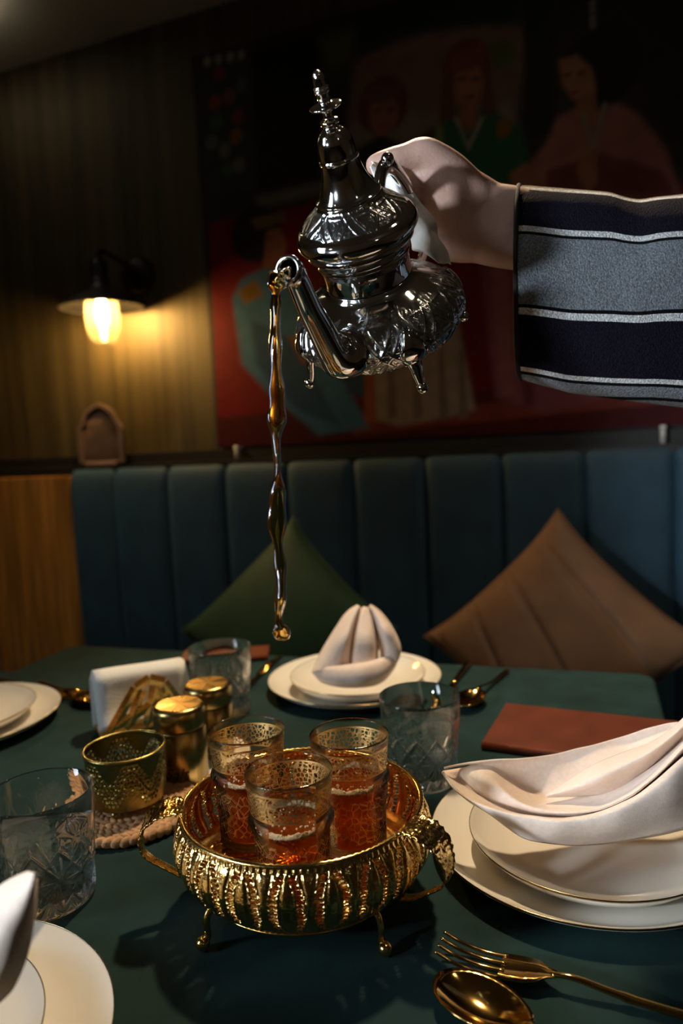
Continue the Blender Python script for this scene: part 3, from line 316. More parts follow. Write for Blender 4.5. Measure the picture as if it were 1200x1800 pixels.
# striped sleeve: colour runs with the cloth's own weave (v across the stripes)
M_sleeve = mat('striped_sleeve_cloth', (.3, .3, .3), .9, 0, .1, 60, .7, 700, Specular_IOR_Level=.1)
N, L, B = nodes(M_sleeve)
uvn = N.new('ShaderNodeUVMap'); sx = N.new('ShaderNodeSeparateXYZ'); L.new(uvn.outputs[0], sx.inputs[0])
vv = math_node(N, L, 'MULTIPLY', sx.outputs[1], .5)
rp = N.new('ShaderNodeValToRGB'); rp.color_ramp.interpolation = 'CONSTANT'; L.new(vv, rp.inputs[0])
CR = rp.color_ramp; dk, wh, gr, ln, be = (.013, .011, .022), (.95, .96, .97), (.28, .31, .35), (.008, .008, .010), (.36, .31, .24)
stops = [(0, be), (.032, wh), (.055, dk), (.295, wh), (.325, ln), (.340, gr), (.625, ln), (.640, wh), (.668, dk), (.936, wh), (.958, ln), (.970, gr), (1.03, ln), (1.04, gr), (1.25, wh), (1.28, dk), (1.5, wh), (1.53, gr), (1.8, wh), (1.82, dk), (1.94, wh), (1.96, be)]
while len(CR.elements) < len(stops): CR.elements.new(.5)
for e, (p, c) in zip(CR.elements, stops): e.position = p/2; e.color = (*c, 1)
nz = N.new('ShaderNodeTexNoise'); nz.inputs['Scale'].default_value = 620; nz.inputs['Detail'].default_value = 2
tc = N.new('ShaderNodeTexCoord'); L.new(tc.outputs['Object'], nz.inputs['Vector'])
r2 = N.new('ShaderNodeValToRGB'); r2.color_ramp.elements[0].position = .35; r2.color_ramp.elements[1].position = .68
r2.color_ramp.elements[0].color = (.45, .45, .45, 1); r2.color_ramp.elements[1].color = (1.0, 1.0, 1.0, 1); L.new(nz.outputs[0], r2.inputs[0])
mxc = N.new('ShaderNodeMix'); mxc.data_type = 'RGBA'; mxc.blend_type = 'MULTIPLY'; mxc.inputs[0].default_value = 1
L.new(rp.outputs[0], mxc.inputs[6]); L.new(r2.outputs[0], mxc.inputs[7]); L.new(mxc.outputs[2], B.inputs['Base Color'])
# painting canvas: paint colours stored on the canvas mesh
M_paint = mat('painted_canvas', (.2, .2, .2), .6, 0, .1, 60, .15, 400, Specular_IOR_Level=.15)
N, L, B = nodes(M_paint)
at = N.new('ShaderNodeAttribute'); at.attribute_name = 'paint'
mxc = N.new('ShaderNodeMix'); mxc.data_type = 'RGBA'; mxc.blend_type = 'OVERLAY'; mxc.inputs[0].default_value = .12
L.new(at.outputs['Color'], mxc.inputs[6]); L.new(N['Color Ramp'].outputs[0], mxc.inputs[7]); L.new(mxc.outputs[2], B.inputs['Base Color'])

# ------------------------------------------------------------------ the setting
struct(obj('floor', box(-3.6, 2.6, -2.2, 2.2, -.1, 0), M_floor, smooth=False))
struct(obj('wall_back', box(-3.6, 2.6, 2.05, 2.25, 0, 2.7), M_wall, smooth=False))
M_room = mat('warm_grey_wall', (.34, .32, .29), .7, 0, .12, 3, .1, 40)
struct(obj('wall_front', box(-3.6, 2.6, -2.3, -2.2, 0, 2.5), M_room, smooth=False))
struct(obj('wall_left', box(-3.7, -3.6, -2.2, 2.2, 0, 2.5), M_room, smooth=False))
struct(obj('wall_right', box(2.6, 2.7, -2.2, 2.2, 0, 2.5), M_room, smooth=False))
struct(obj('ceiling', box(-3.6, 2.6, -2.2, 2.25, 2.40, 2.5), M_ceil, smooth=False))
struct(obj('trim_1', box(-3.6, 2.6, 2.022, 2.05, 1.058, 1.092), M_black, smooth=False))
struct(obj('trim_2', box(-3.6, 2.6, 1.955, 2.05, 1.030, 1.058), M_black, smooth=False))
# two unseen globes added behind the camera for reflections and ambient light
M_globe = emit('globe_glow', (1, .90, .76), 2.6)
for x, y, lab in ((-1.5, -1.35, 'added unseen glowing globe on the camera side, to the left'), (1.2, -1.2, 'added unseen glowing globe on the camera side, to the right')):
    t = thing('fill_globe', lab, 'lamp', (x, y, 1.95), 0, 'added glowing globes')
    obj('globe', ball((0, 0, 0), .09, 16), M_globe, t)
    obj('cap', lathe([(0, .10), (.03, .10), (.036, .084), (0, .084)], 24), M_blackmetal, t)
    obj('cord', tube([(0, 0, .10), (0, 0, .45)], .003, 8), M_black, t)
# glowing ceiling discs added above the frame to give glints
M_lens = emit('glint_lens', (1, .82, .58), 18)
for k, (x, y, lab) in enumerate(((-.40, 1.34, 'added unseen ceiling glint disc over the far half of the table'), (.35, .35, 'added unseen ceiling glint disc over the near right of the table'), (-1.55, 1.30, 'added unseen ceiling glint disc in front of the wooden boards'), (-.1, 1.30, 'added unseen ceiling glint disc in front of the brown cushion'))):
    t = thing('glint_disc', lab, 'lamp', (x, y, 2.40), 0, 'added ceiling glint discs')
    obj('frame', lathe([(.036, -.001), (.052, -.001), (.053, -.006), (.05, -.010), (.036, -.010), (.036, -.001)], 32), M_white, t)
    obj('lens', lathe([(0, -.004), (.035, -.004), (.035, -.002), (0, -.002)], 24), M_lens, t)
# linear uplight hung just past the top left of the view, washing the ceiling
t = thing('linear_uplight', 'long black trough uplight hanging below the ceiling at far left', 'lamp', (-1.98, 1.67, 2.33))
V = [(x, y, z) for x in (-.26, .26) for y, z in ((-.05, .03), (-.05, 0), (.05, 0), (.05, .03))]
obj('trough', (V, [(0, 1, 5, 4), (1, 2, 6, 5), (2, 3, 7, 6), (0, 3, 2, 1), (4, 5, 6, 7)]), M_black, t, smooth=False, solid=.003)
obj('light_strip', box(-.24, .24, -.04, .04, .018, .024), emit('strip_glow', (1, .86, .62), 13), t, smooth=False)
for x in (-.22, .22): obj('hanger', tube([(x, 0, .0), (x, 0, .07)], .003, 8), M_black, t)

# wood panel left of the bench
t = thing('wood_panel', 'orange-brown upright wooden boards left of the teal bench', 'panel', (-2.45, 1.95, 0))
for k in range(4):
    x = -.72 + k*.355
    obj('board', box(x+.0015, x+.3535, -.012+.003*(k % 2), .08, 0, 1.03), M_wood, t, smooth=False, bevel=.003)

# ------------------------------------------------------------------ bench
t = thing('banquette', 'long teal velvet bench with upright channelled back below the painting', 'bench', (-.5, 1.95, 0))
def channel(w, h0, h1):
    V = []; F = []; nx, zs = 25, []
    prof = [(0.02, h0), (.004, h0+.1), (-.004, h0+.3), (0, h1-.10), (.004, h1-.05), (.011, h1-.018), (.028, h1-.003), (.06, h1)]
    for (y, z) in prof:
        for i in range(nx):
            s = -1 + 2*i/(nx-1); b = .016*(1-abs(s)**12.0)
            V.append((s*w/2, y - b + .016, z))
    for j in range(len(prof)-1):
        for i in range(nx-1): F.append((j*nx+i, j*nx+i+1, (j+1)*nx+i+1, (j+1)*nx+i))
    return V, F
cw = .2066
for k in range(13):
    x0 = -1.7795 + k*cw
    if k == 0: obj('back_channel', channel(.176, .34, 1.055), M_velvet, t, subs=1, loc=(x0+cw-.088+.5, -.022, 0))
    else: obj('back_channel', channel(cw-.001, .34, 1.055), M_velvet, t, subs=1, loc=(x0+cw/2+.5, -.022, 0))
obj('back_board', box(-1.25, 1.40, .045, .075, .0, 1.02), M_black, t, smooth=False)
obj('seat', box(-2.2, 1.40, -.50, -.022, .22, .355), M_velvet, t, bevel=.04)
obj('plinth', box(-2.18, 1.38, -.44, -.03, 0, .22), M_black, t, smooth=False)

def cushion(name, label, m, loc, size, spin, tilt, pleat):
    n = 61; V = []; F = []; us = np.linspace(-1, 1, n)
    for sgn in (1, -1):
        for v in us:
            for u in us:
                e = max(0, (1-u*u))*max(0, (1-v*v)); tk = .075*e**.42
                pin = 1 - .10*(1-abs(u)**3)*abs(v)**2 ; pin2 = 1 - .10*(1-abs(v)**3)*abs(u)**2
                if pleat and sgn > 0:
                    q = 1.7*(u*.95-v*.25+.25*u*v)+.15; fq = abs((q % 1)-.5)
                    tk += (.012*fq-.016*math.exp(-((fq-.5)/.07)**2))*e**.3
                V.append((u*size*pin2, v*size*pin, sgn*tk))
    for s in (0, 1):
        o = s*n*n
        for j in range(n-1):
            for i in range(n-1):
                q = (o+j*n+i, o+j*n+i+1, o+(j+1)*n+i+1, o+(j+1)*n+i); F.append(q if s == 0 else q[::-1])
    r = thing(name, label, 'cushion', loc)
    Mx = Matrix.Rotation(math.radians(90-tilt), 4, 'X') @ Matrix.Rotation(spin, 4, 'Z')
    obj('cover', xform((V, F), Mx), m, r)
    edge = [(-size, -size, 0)] + [(size*math.cos(0), 0, 0)]*0
    pts = []
    for a, b in (((-1, -1), (1, -1)), ((1, -1), (1, 1)), ((1, 1), (-1, 1)), ((-1, 1), (-1, -1))):
        for k in range(12):
            w = k/12; u = a[0]*(1-w)+b[0]*w; v = a[1]*(1-w)+b[1]*w
            pts.append(Mx @ Vector((u*size*(1-.10*(1-abs(v)**3)*u*u), v*size*(1-.10*(1-abs(u)**3)*v*v), 0)))
    obj('piping', tube(pts+[pts[0]], .0035, 6, False), m, r)
cushion('cushion', 'dark green velvet cushion standing on its corner behind the table', M_green, (-.885, 1.735, .610), .225, pi/4+.06, 26, False)
cushion('cushion', 'brown pleated velvet cushion standing on its corner at right', M_brown, (-.175, 1.72, .622), .224, pi/4+.02, 24, True)

# ------------------------------------------------------------------ painting
PW0, PW1, PZ0, PZ1 = -1.222, 1.02, 1.100, 2.258
nx, nz_ = 330, 175
gx = np.linspace(PW0, PW1, nx); gz = np.linspace(PZ0, PZ1, nz_); GX, GZ = np.meshgrid(gx, gz)
colr = np.zeros((nz_, nx, 3)); colr[:] = (.030, .026, .022)
def poly_sd(pts):
    P = np.array(pts); d = np.full(GX.shape, 9.); ins = np.zeros(GX.shape, bool)
    for (x0, z0), (x1, z1) in zip(P, np.roll(P, -1, 0)):
        ex, ez = x1-x0, z1-z0; tt = np.clip(((GX-x0)*ex+(GZ-z0)*ez)/(ex*ex+ez*ez+1e-12), 0, 1)
        d = np.minimum(d, np.hypot(GX-x0-tt*ex, GZ-z0-tt*ez))
        c = ((z0 > GZ) != (z1 > GZ)) & (GX < (x1-x0)*(GZ-z0)/(z1-z0+1e-12)+x0); ins ^= c
    return np.where(ins, -d, d)
for kind, c, soft, g in PAINT:
    if kind == 'p': sd = poly_sd(g)
    else: sd = (np.hypot((GX-g[0])/g[2], (GZ-g[1])/g[3])-1)*min(g[2], g[3])
    k = (1-smoothstep(-soft*.5, soft*.5, sd))[..., None]; colr = colr*(1-k)+np.array(c)*.72*k
colr *= (1+.10*np.sin(GX*61+2*np.sin(GZ*37))*np.sin(GZ*53+GX*17))[..., None]
pt = thing('painting', 'large oil painting of seated women in coloured robes above the bench', 'painting', (-.1, 2.02, 1.1))
V = np.stack([GX.ravel()+.1, np.zeros(GX.size), GZ.ravel()-1.1], 1)
F = [(j*nx+i, j*nx+i+1, (j+1)*nx+i+1, (j+1)*nx+i) for j in range(nz_-1) for i in range(nx-1)]
o = obj('canvas', (V, F), M_paint, pt)
ca = o.data.color_attributes.new('paint', 'FLOAT_COLOR', 'POINT')
ca.data.foreach_set('color', np.concatenate([np.clip(colr, 0, 1).reshape(-1, 3), np.ones((GX.size, 1))], 1).astype(np.float32).ravel())
obj('stretcher', box(PW0+.1-.004, PW1+.1+.004, .002, .026, PZ0-1.1-.004, PZ1-1.1+.004), M_frame, pt, smooth=False)
for k, (x, lab) in enumerate(((-1.1415, 'small white clip under the left end of the painting'), (.0573, 'small white clip under the right end of the painting'))):
    c = thing('bracket', lab, 'bracket', (x, 1.995, 1.058))
    obj('post', tube([(0, 0, 0), (0, 0, .044)], .007, 10), M_white, c)
    obj('lip', box(-.008, .008, -.008, .025, .034, .041), M_white, c, bevel=.002)

# ------------------------------------------------------------------ wall lamp
t = thing('wall_lamp', 'black wall lamp with flat shade and glowing bulb in a glass jar', 'lamp', (-1.538, 1.91, 1.50))
obj('shade', lathe(smooth_prof([(.026, .135), (.03, .108), (.06, .090), (.095, .068), (.124, .052), (.126, .047)], 3), 48), M_blackmetal, t, solid=.002)
obj('socket', lathe(smooth_prof([(0, .195), (.018, .193), (.024, .18), (.026, .15), (.026, .10), (.022, .085), (0, .085)], 3), 32), M_blackmetal, t)
obj('arm', tube(curve([(0, 0, .18), (0, .0, .205), (.0, .03, .222), (.02, .08, .20), (.045, .125, .165)], 6), .009, 10), M_blackmetal, t)
V, F = lathe([(0, 0), (.058, 0), (.058, .012), (.045, .02), (.02, .03), (0, .03)], 32)
obj('wall_plate', ([(x+.047, .14-z, y+.165) for x, y, z in V], F), M_blackmetal, t)
obj('jar', lathe(smooth_prof([(.032, .105), (.043, .08), (.051, .04), (.051, .0), (.045, -.035), (.030, -.058), (0, -.066)], 4), 40), M_jar, t)
obj('bulb', lathe(smooth_prof([(0, .092), (.009, .085), (.011, .075), (.016, .055), (.019, .035), (.016, .008), (.008, -.006), (0, -.009)], 4), 24), M_bulb, t)
obj('jar_glint', ball((0, 0, -.036), .009), M_jar_glint, t)  # glowing bead standing in for the reflection low in the jar
# carved arch plaque on the ledge
t = thing('arch_plaque', 'pale wooden arch-shaped lattice plaque standing on the black ledge', 'ornament', (-1.640, 1.985, 1.058))
def arch(w, h):
    half = [(w, 0), (w, h*.56), (w*.92, h*.63), (w*.80, h*.68), (w*.78, h*.74), (w*.62, h*.86), (w*.34, h*.94), (0, h)]
    return half + [(-x, z) for x, z in half[-2::-1]]
def prism(pl, y0, y1):
    n = len(pl); V = [(x, y0, z) for x, z in pl]+[(x, y1, z) for x, z in pl]
    return V, [tuple(range(n)), tuple(range(2*n-1, n-1, -1))]+[(i, i+n, (i+1) % n+n, (i+1) % n) for i in range(n)]
obj('back', prism([(x, z+.012) for x, z in arch(.083, .186)], .0, .012), M_plaque, t, smooth=False)
a1, a2 = arch(.092, .196), arch(.074, .172); n = len(a1)
V = [(x, -.010, z+.010) for x, z in a1]+[(x, -.010, z+.022) for x, z in a2]+[(x, .0, z+.010) for x, z in a1]+[(x, .0, z+.022) for x, z in a2]
F = []
for i in range(n):
    j = (i+1) % n; F += [(i, j, n+j, n+i), (i, 2*n+i, 2*n+j, j), (n+i, n+j, 3*n+j, 3*n+i)]
obj('frame', (V, F), M_plaque, t, smooth=False)
bars = []
for k in range(-9, 10):
    x = k*.0155
    for sg in (1, -1):
        pts = [(x+sg*s, s) for s in np.linspace(-.02, .2, 45)]
        pts = [(a, b) for a, b in pts if abs(a) < .074 and .03 < b < (.118 if abs(a) > .06 else .155)]
        if len(pts) > 2: bars.append(tube([(pts[0][0], -.004, pts[0][1]), (pts[-1][0], -.004, pts[-1][1])], .0022, 4))
obj('lattice', join(*bars), M_plaque, t, smooth=False)
obj('foot', box(-.062, .062, -.02, .016, 0, .013), mat('pale_foot', (.28, .17, .11), .5), t, bevel=.003)

# ------------------------------------------------------------------ table
TA = math.radians(3.4)
tb = thing('dining_table', 'rectangular dining table under a dark green linen cloth', 'table', (-.458, .66, 0), TA)
obj('tabletop', box(-.497, .497, -.43, .43, .716, .747), M_black, tb, smooth=False, bevel=.01)
obj('pedestal', lathe([(0, .016), (.035, .016), (.035, .716), (0, .716)], 24), M_blackmetal, tb)
obj('base_plate', box(-.25, .25, -.25, .25, 0, .016), M_blackmetal, tb, smooth=False, bevel=.004)
# cloth: flat top, softly rounded edges and hanging folds
def cloth():
    per = []; hx, hy, rc = .499, .432, .022
    corners = [(hx-rc, hy-rc, 0), (-hx+rc, hy-rc, pi/2), (-hx+rc, -hy+rc, pi), (hx-rc, -hy+rc, 1.5*pi)]
    loop = []
    for i, (cx, cy, a0) in enumerate(corners):
        for k in range(7):
            a = a0 + pi/2*k/6; loop.append((cx+rc*math.cos(a), cy+rc*math.sin(a), math.cos(a), math.sin(a)))
        nx_, ny_, na = corners[(i+1) % 4]
        a = a0+pi/2; x0, y0 = cx+rc*math.cos(a), cy+rc*math.sin(a); x1, y1 = nx_+rc*math.cos(a), ny_+rc*math.sin(a)
        for k in range(1, 24):
            w = k/24; loop.append((x0+(x1-x0)*w, y0+(y1-y0)*w, math.cos(a), math.sin(a)))
    n = len(loop); V = []; F = []
    levels = [(-.002, .750), (.001, .749), (.0035, .746), (.005, .740), (.006, .72), (.010, .65), (.016, .55), (.022, .46)]
    for li, (o_, z) in enumerate(levels):
        for k, (x, y, ax, ay) in enumerate(loop):
            wv = .012*math.sin(k*.55)*max(0, (.72-z)/.26) if z < .72 else 0
            V.append((x+ax*(o_+wv+max(0, wv)*.4), y+ay*(o_+wv), z))
    for li in range(len(levels)-1):
        for k in range(n): k2 = (k+1) % n; F.append((li*n+k, (li+1)*n+k, (li+1)*n+k2, li*n+k2))
    prev = 0
    for sc in (.9, .7, .5, .3, .12):
        k0 = len(V); V += [(x*sc, y*sc, .750) for x, y, _, _ in loop]
        F += [(prev+k, prev+(k+1) % n, k0+(k+1) % n, k0+k) for k in range(n)]; prev = k0
    F.append(tuple(prev+k for k in range(n)))
    return V, F
o = obj('tablecloth', cloth(), M_table, loc=(-.458, .66, 0)); o.rotation_euler = (0, 0, TA)
tag(o, 'dark green woven linen cloth covering the whole table', 'tablecloth')
TZ = .750
# ------------------------------------------------------------------ plates
def make_plate(name, label, R_, hgt, loc, group):
    t = thing(name, label, 'plate', loc, 0, group)
    k = R_/.13
    up_ = [(0, .0045), (.05*k, .0045), (.078*k, .005), (.092*k, .0065), (.115*k, hgt*.60), (.1285*k, hgt-.0008), (.13*k, hgt)]
    dn = [(.1302*k, hgt-.0016), (.116*k, hgt*.60-.0032), (.094*k, .0028), (.08*k, .0012), (.078*k, 0), (.072*k, 0), (.070*k, .0014), (0, .0014)]
    obj('plate_body', lathe(smooth_prof(up_, 3)+dn, 96), M_china, t)
    V, F = lathe([(R_+.0004*math.cos(a)+.0002, hgt-.0004+.0010*math.sin(a)) for a in np.linspace(0, 2*pi, 9)], 96)
    obj('rim', (V, F), M_chinarim, t)
    return t
BG, SG = 'large plates under the settings', 'smaller plates on the large plates'
make_plate('dinner_plate', 'large cream plate at right, under the nearest fully seen napkin', .130, .018, (-.0448, .6297, TZ), BG)
make_plate('salad_plate', 'smaller cream plate at right with dark gold rim under the wide napkin', .100, .0215, (-.0392, .6176, TZ+.0055), SG)
make_plate('dinner_plate', 'large cream plate at the far side of the table', .1246, .018, (-.3845, .9699, TZ), BG)
make_plate('salad_plate', 'smaller cream plate at the far side under the upright napkin', .0955, .0215, (-.3740, .9560, TZ+.0055), SG)
make_plate('dinner_plate', 'large cream plate cut by the left edge of the view, mid table', .130, .018, (-.8473, .6922, TZ), BG)
make_plate('salad_plate', 'smaller cream plate at the left edge, mid table', .100, .0215, (-.8460, .6880, TZ+.0055), SG)
make_plate('dinner_plate', 'large cream plate in the near left corner of the view', .130, .018, (-.4065, .2563, TZ), BG)
make_plate('salad_plate', 'smaller cream plate in the near left corner, under the curled napkin', .100, .0215, (-.4120, .2480, TZ+.0055), SG)

# ------------------------------------------------------------------ napkins
def rel(rows, c): return (np.array(rows)-np.array(c)).tolist()
NG = 'folded pale pink cloth napkins'
c = (-.0392, .6176, .770)
t = thing('napkin', 'pale pink satin napkin folded like a boat on the right plates', 'napkin', c, 0, NG)
obj('fold', loft(rel(NAPR, c), 3, 5, .0008, 45), M_linen, t, solid=.0016, offset=-1)
obj('inner_fold', loft(rel(NAPR_T, c), 4, 8, .0006, 45), M_linen, t, solid=.0016, offset=-1)
c = (-.3740, .9560, .768)
nf = thing('napkin', 'pale pink napkin folded upright with twin peaks on the far plates', 'napkin', c, 0, NG)
for k in ('band', 'lobe_l', 'lobe_r', 'core'):
    obj({'band': 'base_band', 'core': 'inner_fold'}.get(k, 'side_lobe'), loft(rel(NAPF[k], c), 3, 5), M_linen, nf, solid=.0016, offset=-1)
c2 = copy_tree(nf); c2.location = (-.838, .668, .768); c2.rotation_euler = (0, 0, .5)
c2['label'] = 'pale pink napkin cut by the left edge, on the mid left plates'
c = (-.412, .248, .775)
t = thing('napkin', 'pale pink napkin with a curled tip in the near left corner', 'napkin', c, 0, NG)
obj('tip_fold', loft(rel(NAPL, c), 4, 8), M_linen, t, solid=.002, offset=-1)
for ch in nf.children:                                          # the body of the napkin, behind its curled tip
    d = ch.copy(); COL.objects.link(d); d.parent = t; d.location = (-.026, .004, -.003); d.rotation_euler = (0, 0, .35)

# ------------------------------------------------------------------ cut crystal tumblers
def tumbler():
    H, z0, z1 = .092, .006, .056
    def rbase(z): return .0368+.0047*smoothstep(0, 1, z/H)*1.0 - .004*max(0, 1-z/.005)**2
    def fr(th, z):
        r = np.full(th.shape, rbase(z))
        nt = 6; p = ((th/(2*pi)*nt) % 1)*2-1; q = np.full(th.shape, (z-.5*(z0+z1))/(.5*(z1-z0)))
        fade = smoothstep(z0-.004, z0+.004, z)*(1-smoothstep(z1-.002, z1+.010*1.0, z)) if z < z1+.012 else 0
        g = np.zeros(th.shape)
        for d_, w, dep in ((np.abs(p-q)/1.41, .13, 1), (np.abs(p+q)/1.41, .13, 1), (np.abs(np.abs(p)+np.abs(q)-1)/1.41, .10, .8), (np.minimum(np.abs(p), 1-np.abs(p)), .08, .7), (np.abs(q), .07, .6),
                           (np.abs(np.abs(p)-2*np.abs(q))/2.2, .07, .55), (np.abs(2*np.abs(p)-np.abs(q))/2.2, .07, .55)):
            g = np.maximum(g, dep*np.clip(1-d_/w, 0, 1))
        return r - .0026*g*fade
    zs = np.concatenate([np.linspace(.0008, .062, 70), np.linspace(.064, H-.0006, 12)])
    V, F = grid_cyl(fr, zs, 280); n = 280; V = list(map(tuple, V)); th = np.arange(n)*2*pi/n
    last = (len(zs)-1)*n
    inner = [(rbase(H)-.0008, H), (rbase(H)-.0018, H-.0006), (rbase(.07)-.0024, .07), (.0345, .03), (.0325, .016), (.029, .0125), (.015, .0115)]
    prev = last
    for r, z in inner:
        k0 = len(V); V += [(r*math.cos(a), r*math.sin(a), z) for a in th]
        F += [(prev+j, prev+(j+1) % n, k0+(j+1) % n, k0+j) for j in range(n)]; prev = k0
    F.append(tuple(prev+j for j in range(n)))
    k0 = len(V); V += [(.026*math.cos(a), .026*math.sin(a), 0) for a in th]
    F += [(k0+j, k0+(j+1) % n, (j+1) % n, j) for j in range(n)]
    F.append(tuple(k0+j for j in range(n))[::-1])
    return V, F
tum = obj('tumbler', tumbler(), M_crystal, loc=(-.447, .432, TZ+.0004)); TGp = 'cut crystal tumblers'
tag(tum, 'cut crystal tumbler nearest the camera at the left edge', 'glass', TGp)
for x, y, rz, lab in ((-.2125, .7145, .7, 'cut crystal tumbler behind the gold tray, left of the menu'), (-.5215, .831, .3, 'cut crystal tumbler beside the white paper napkins, farthest away')):
    c = tum.copy(); COL.objects.link(c); c.location = (x, y, TZ+.0004); c.rotation_euler = (0, 0, rz); c['label'] = lab

# ------------------------------------------------------------------ gold tray
TX, TY = -.247, .499
tr_ = thing('gold_serving_tray', 'openwork gold bowl-shaped tray on ball feet holding three tea glasses', 'tray', (TX, TY, TZ))
NP = 20
zprof = [(.0235, .0790), (.028, .0845), (.036, .0915), (.046, .0962), (.056, .0980), (.064, .0975), (.072, .0957), (.0795, .0928)]
zz = np.array([a for a, b in zprof]); rr = np.array([b for a, b in zprof])
def pr(z): return np.interp(z, zz, rr)
def slit(th, z):
    v = (z-.0285)/(.0755-.0285); p = (th/(2*pi)*NP) % 1
    half = .25 + .085*math.cos(2*pi*v*1.0) + .035*math.cos(4*pi*v)
    d = np.minimum(np.abs(p-(.5-half)), np.abs(p-(.5+half)))
    return p, half, d, v
def tray_r(th, z):
    p, half, d, v = slit(th, z); r = np.full(th.shape, float(pr(z)))
    if 0 < v < 1:
        a = np.abs(p-.5)/max(half, .05); b = np.minimum(p, 1-p)/max(.5-half, .05)
        r = r + .0030*np.clip(1-a*a, 0, 1)*math.sin(pi*v)**.5 + .0030*np.clip(1-b*b, 0, 1)*math.sin(pi*v)**.5
        r = r + .0007*np.sin(v*75)*np.exp(-((d-.085)/.02)**2)
        r = r - .0012*np.exp(-((a-.45)/.10)**2) - .0012*np.exp(-((b-.45)/.10)**2)
    else: r = r + .0004*np.sin(th*120)
    return r
def tray_keep(th, z):
    p, half, d, v = slit(th, z)
    if not 0.02 < v < .97: return np.ones(th.shape, bool)
    if (v*15) % 1 < .20: return np.ones(th.shape, bool)
    return d > .082
V, F = grid_cyl(tray_r, np.linspace(.0235, .0795, 120), 20*50, tray_keep)
o = obj('bowl', (V, F), [M_goldbright, M_copper], tr_)
s = o.modifiers.new('solid', 'SOLIDIFY'); s.thickness = .0018; s.offset = -1; s.material_offset = 1; s.material_offset_rim = 0
rimr = np.linspace(0, 2*pi, 13)
def rim_r(n=240):
    V = []; F = []
    for k in range(n):
        a = 2*pi*k/n; bead = 1+.22*math.cos(k*pi)
        for q in rimr[:-1]:
            r = .0927+.0021*bead*math.cos(q); V.append((r*math.cos(a), r*math.sin(a), .0805+.0017*math.sin(q)*bead))
    m = len(rimr)-1
    for k in range(n):
        for j in range(m): F.append((k*m+j, ((k+1) % n)*m+j, ((k+1) % n)*m+(j+1) % m, k*m+(j+1) % m))
    return V, F
obj('rim', rim_r(), M_gold, tr_)
# pan with hammered scales, and copper lining
def floor_pan():
    V = []; F = []; nr, na = 60, 180
    for i in range(nr+1):
        r = .0915*i/nr
        for k in range(na):
            a = 2*pi*k/na
            h = .035+.0009*abs(math.sin(r*620+ (math.pi/2)*((k//6) % 2)))*abs(math.sin(a*15)) if i < nr-8 else .035
            if i > nr-5: h += .002*(i-nr+5)/5
            V.append((r*math.cos(a), r*math.sin(a), h))
    for i in range(nr):
        for k in range(na): F.append((i*na+k, i*na+(k+1) % na, (i+1)*na+(k+1) % na, (i+1)*na+k))
    return V, F
obj('pan', floor_pan(), M_gold, tr_)
obj('base_ring', lathe([(.080, .0235), (.078, .021), (.070, .0205), (.0, .0205)], 96), M_gold, tr_, solid=.001)
for a in (-119, -30, 60, 150):
    ca_, sa_ = math.cos(math.radians(a)), math.sin(math.radians(a))
    path = curve([(.080, .029), (.087, .026), (.0895, .018), (.0888, .0095), (.0928, .0045)], 5)
    lg = obj('leg', tube([(r*ca_, r*sa_, z) for r, z in path], [(.0035, .0028)]*3+[(.0026, .0024)]*(len(path)-3), 10), M_gold, tr_)
    obj('ball_foot', ball((.0932*ca_, .0932*sa_, .0052), .0052), M_gold, lg)
def tray_handle(a):
    rz = np.array([(.0915, .0815, .0085), (.099, .0838, .0092), (.109, .0820, .0092), (.119, .0755, .0080), (.1245, .0645, .0058), (.1240, .0530, .0036), (.1190, .0455, .0030), (.108, .0375, .0026), (.097, .0300, .0026), (.0870, .0270, .0026)])
    P = curve(rz, 10); ca_, sa_ = math.cos(a), math.sin(a); V = []; F = []; nw = 15
    for i, (r, z, w) in enumerate(P):
        d = P[min(i+1, len(P)-1)]-P[max(i-1, 0)]; nr_, nz__ = d[1], -d[0]; l = math.hypot(nr_, nz__)+1e-9; nr_, nz__ = -nr_/l, -nz__/l
        for j in range(nw):
            s_ = -1+2*j/(nw-1); ww = w*(1+.06*math.sin(i*1.3))
            rel_ = (.0007*math.sin(i*1.15+2.6*math.sin(s_*6))*math.cos(s_*9+i*.6)+.0012*(1 if abs(s_) > .86 else 0)) if w > .004 else .0008*(abs(s_) > .7)
            R = r+nr_*rel_; Z = z+nz__*rel_
            V.append((R*ca_-s_*1.6*ww*sa_, R*sa_+s_*1.6*ww*ca_, Z))
    for i in range(len(P)-1):
        for j in range(nw-1): F.append((i*nw+j, i*nw+j+1, (i+1)*nw+j+1, (i+1)*nw+j))
    return V, F
for a in (208, -12):
    o = obj('handle', tray_handle(math.radians(a)), [M_goldbright, M_copper], tr_)
    s = o.modifiers.new('solid', 'SOLIDIFY'); s.thickness = .0014; s.offset = 0

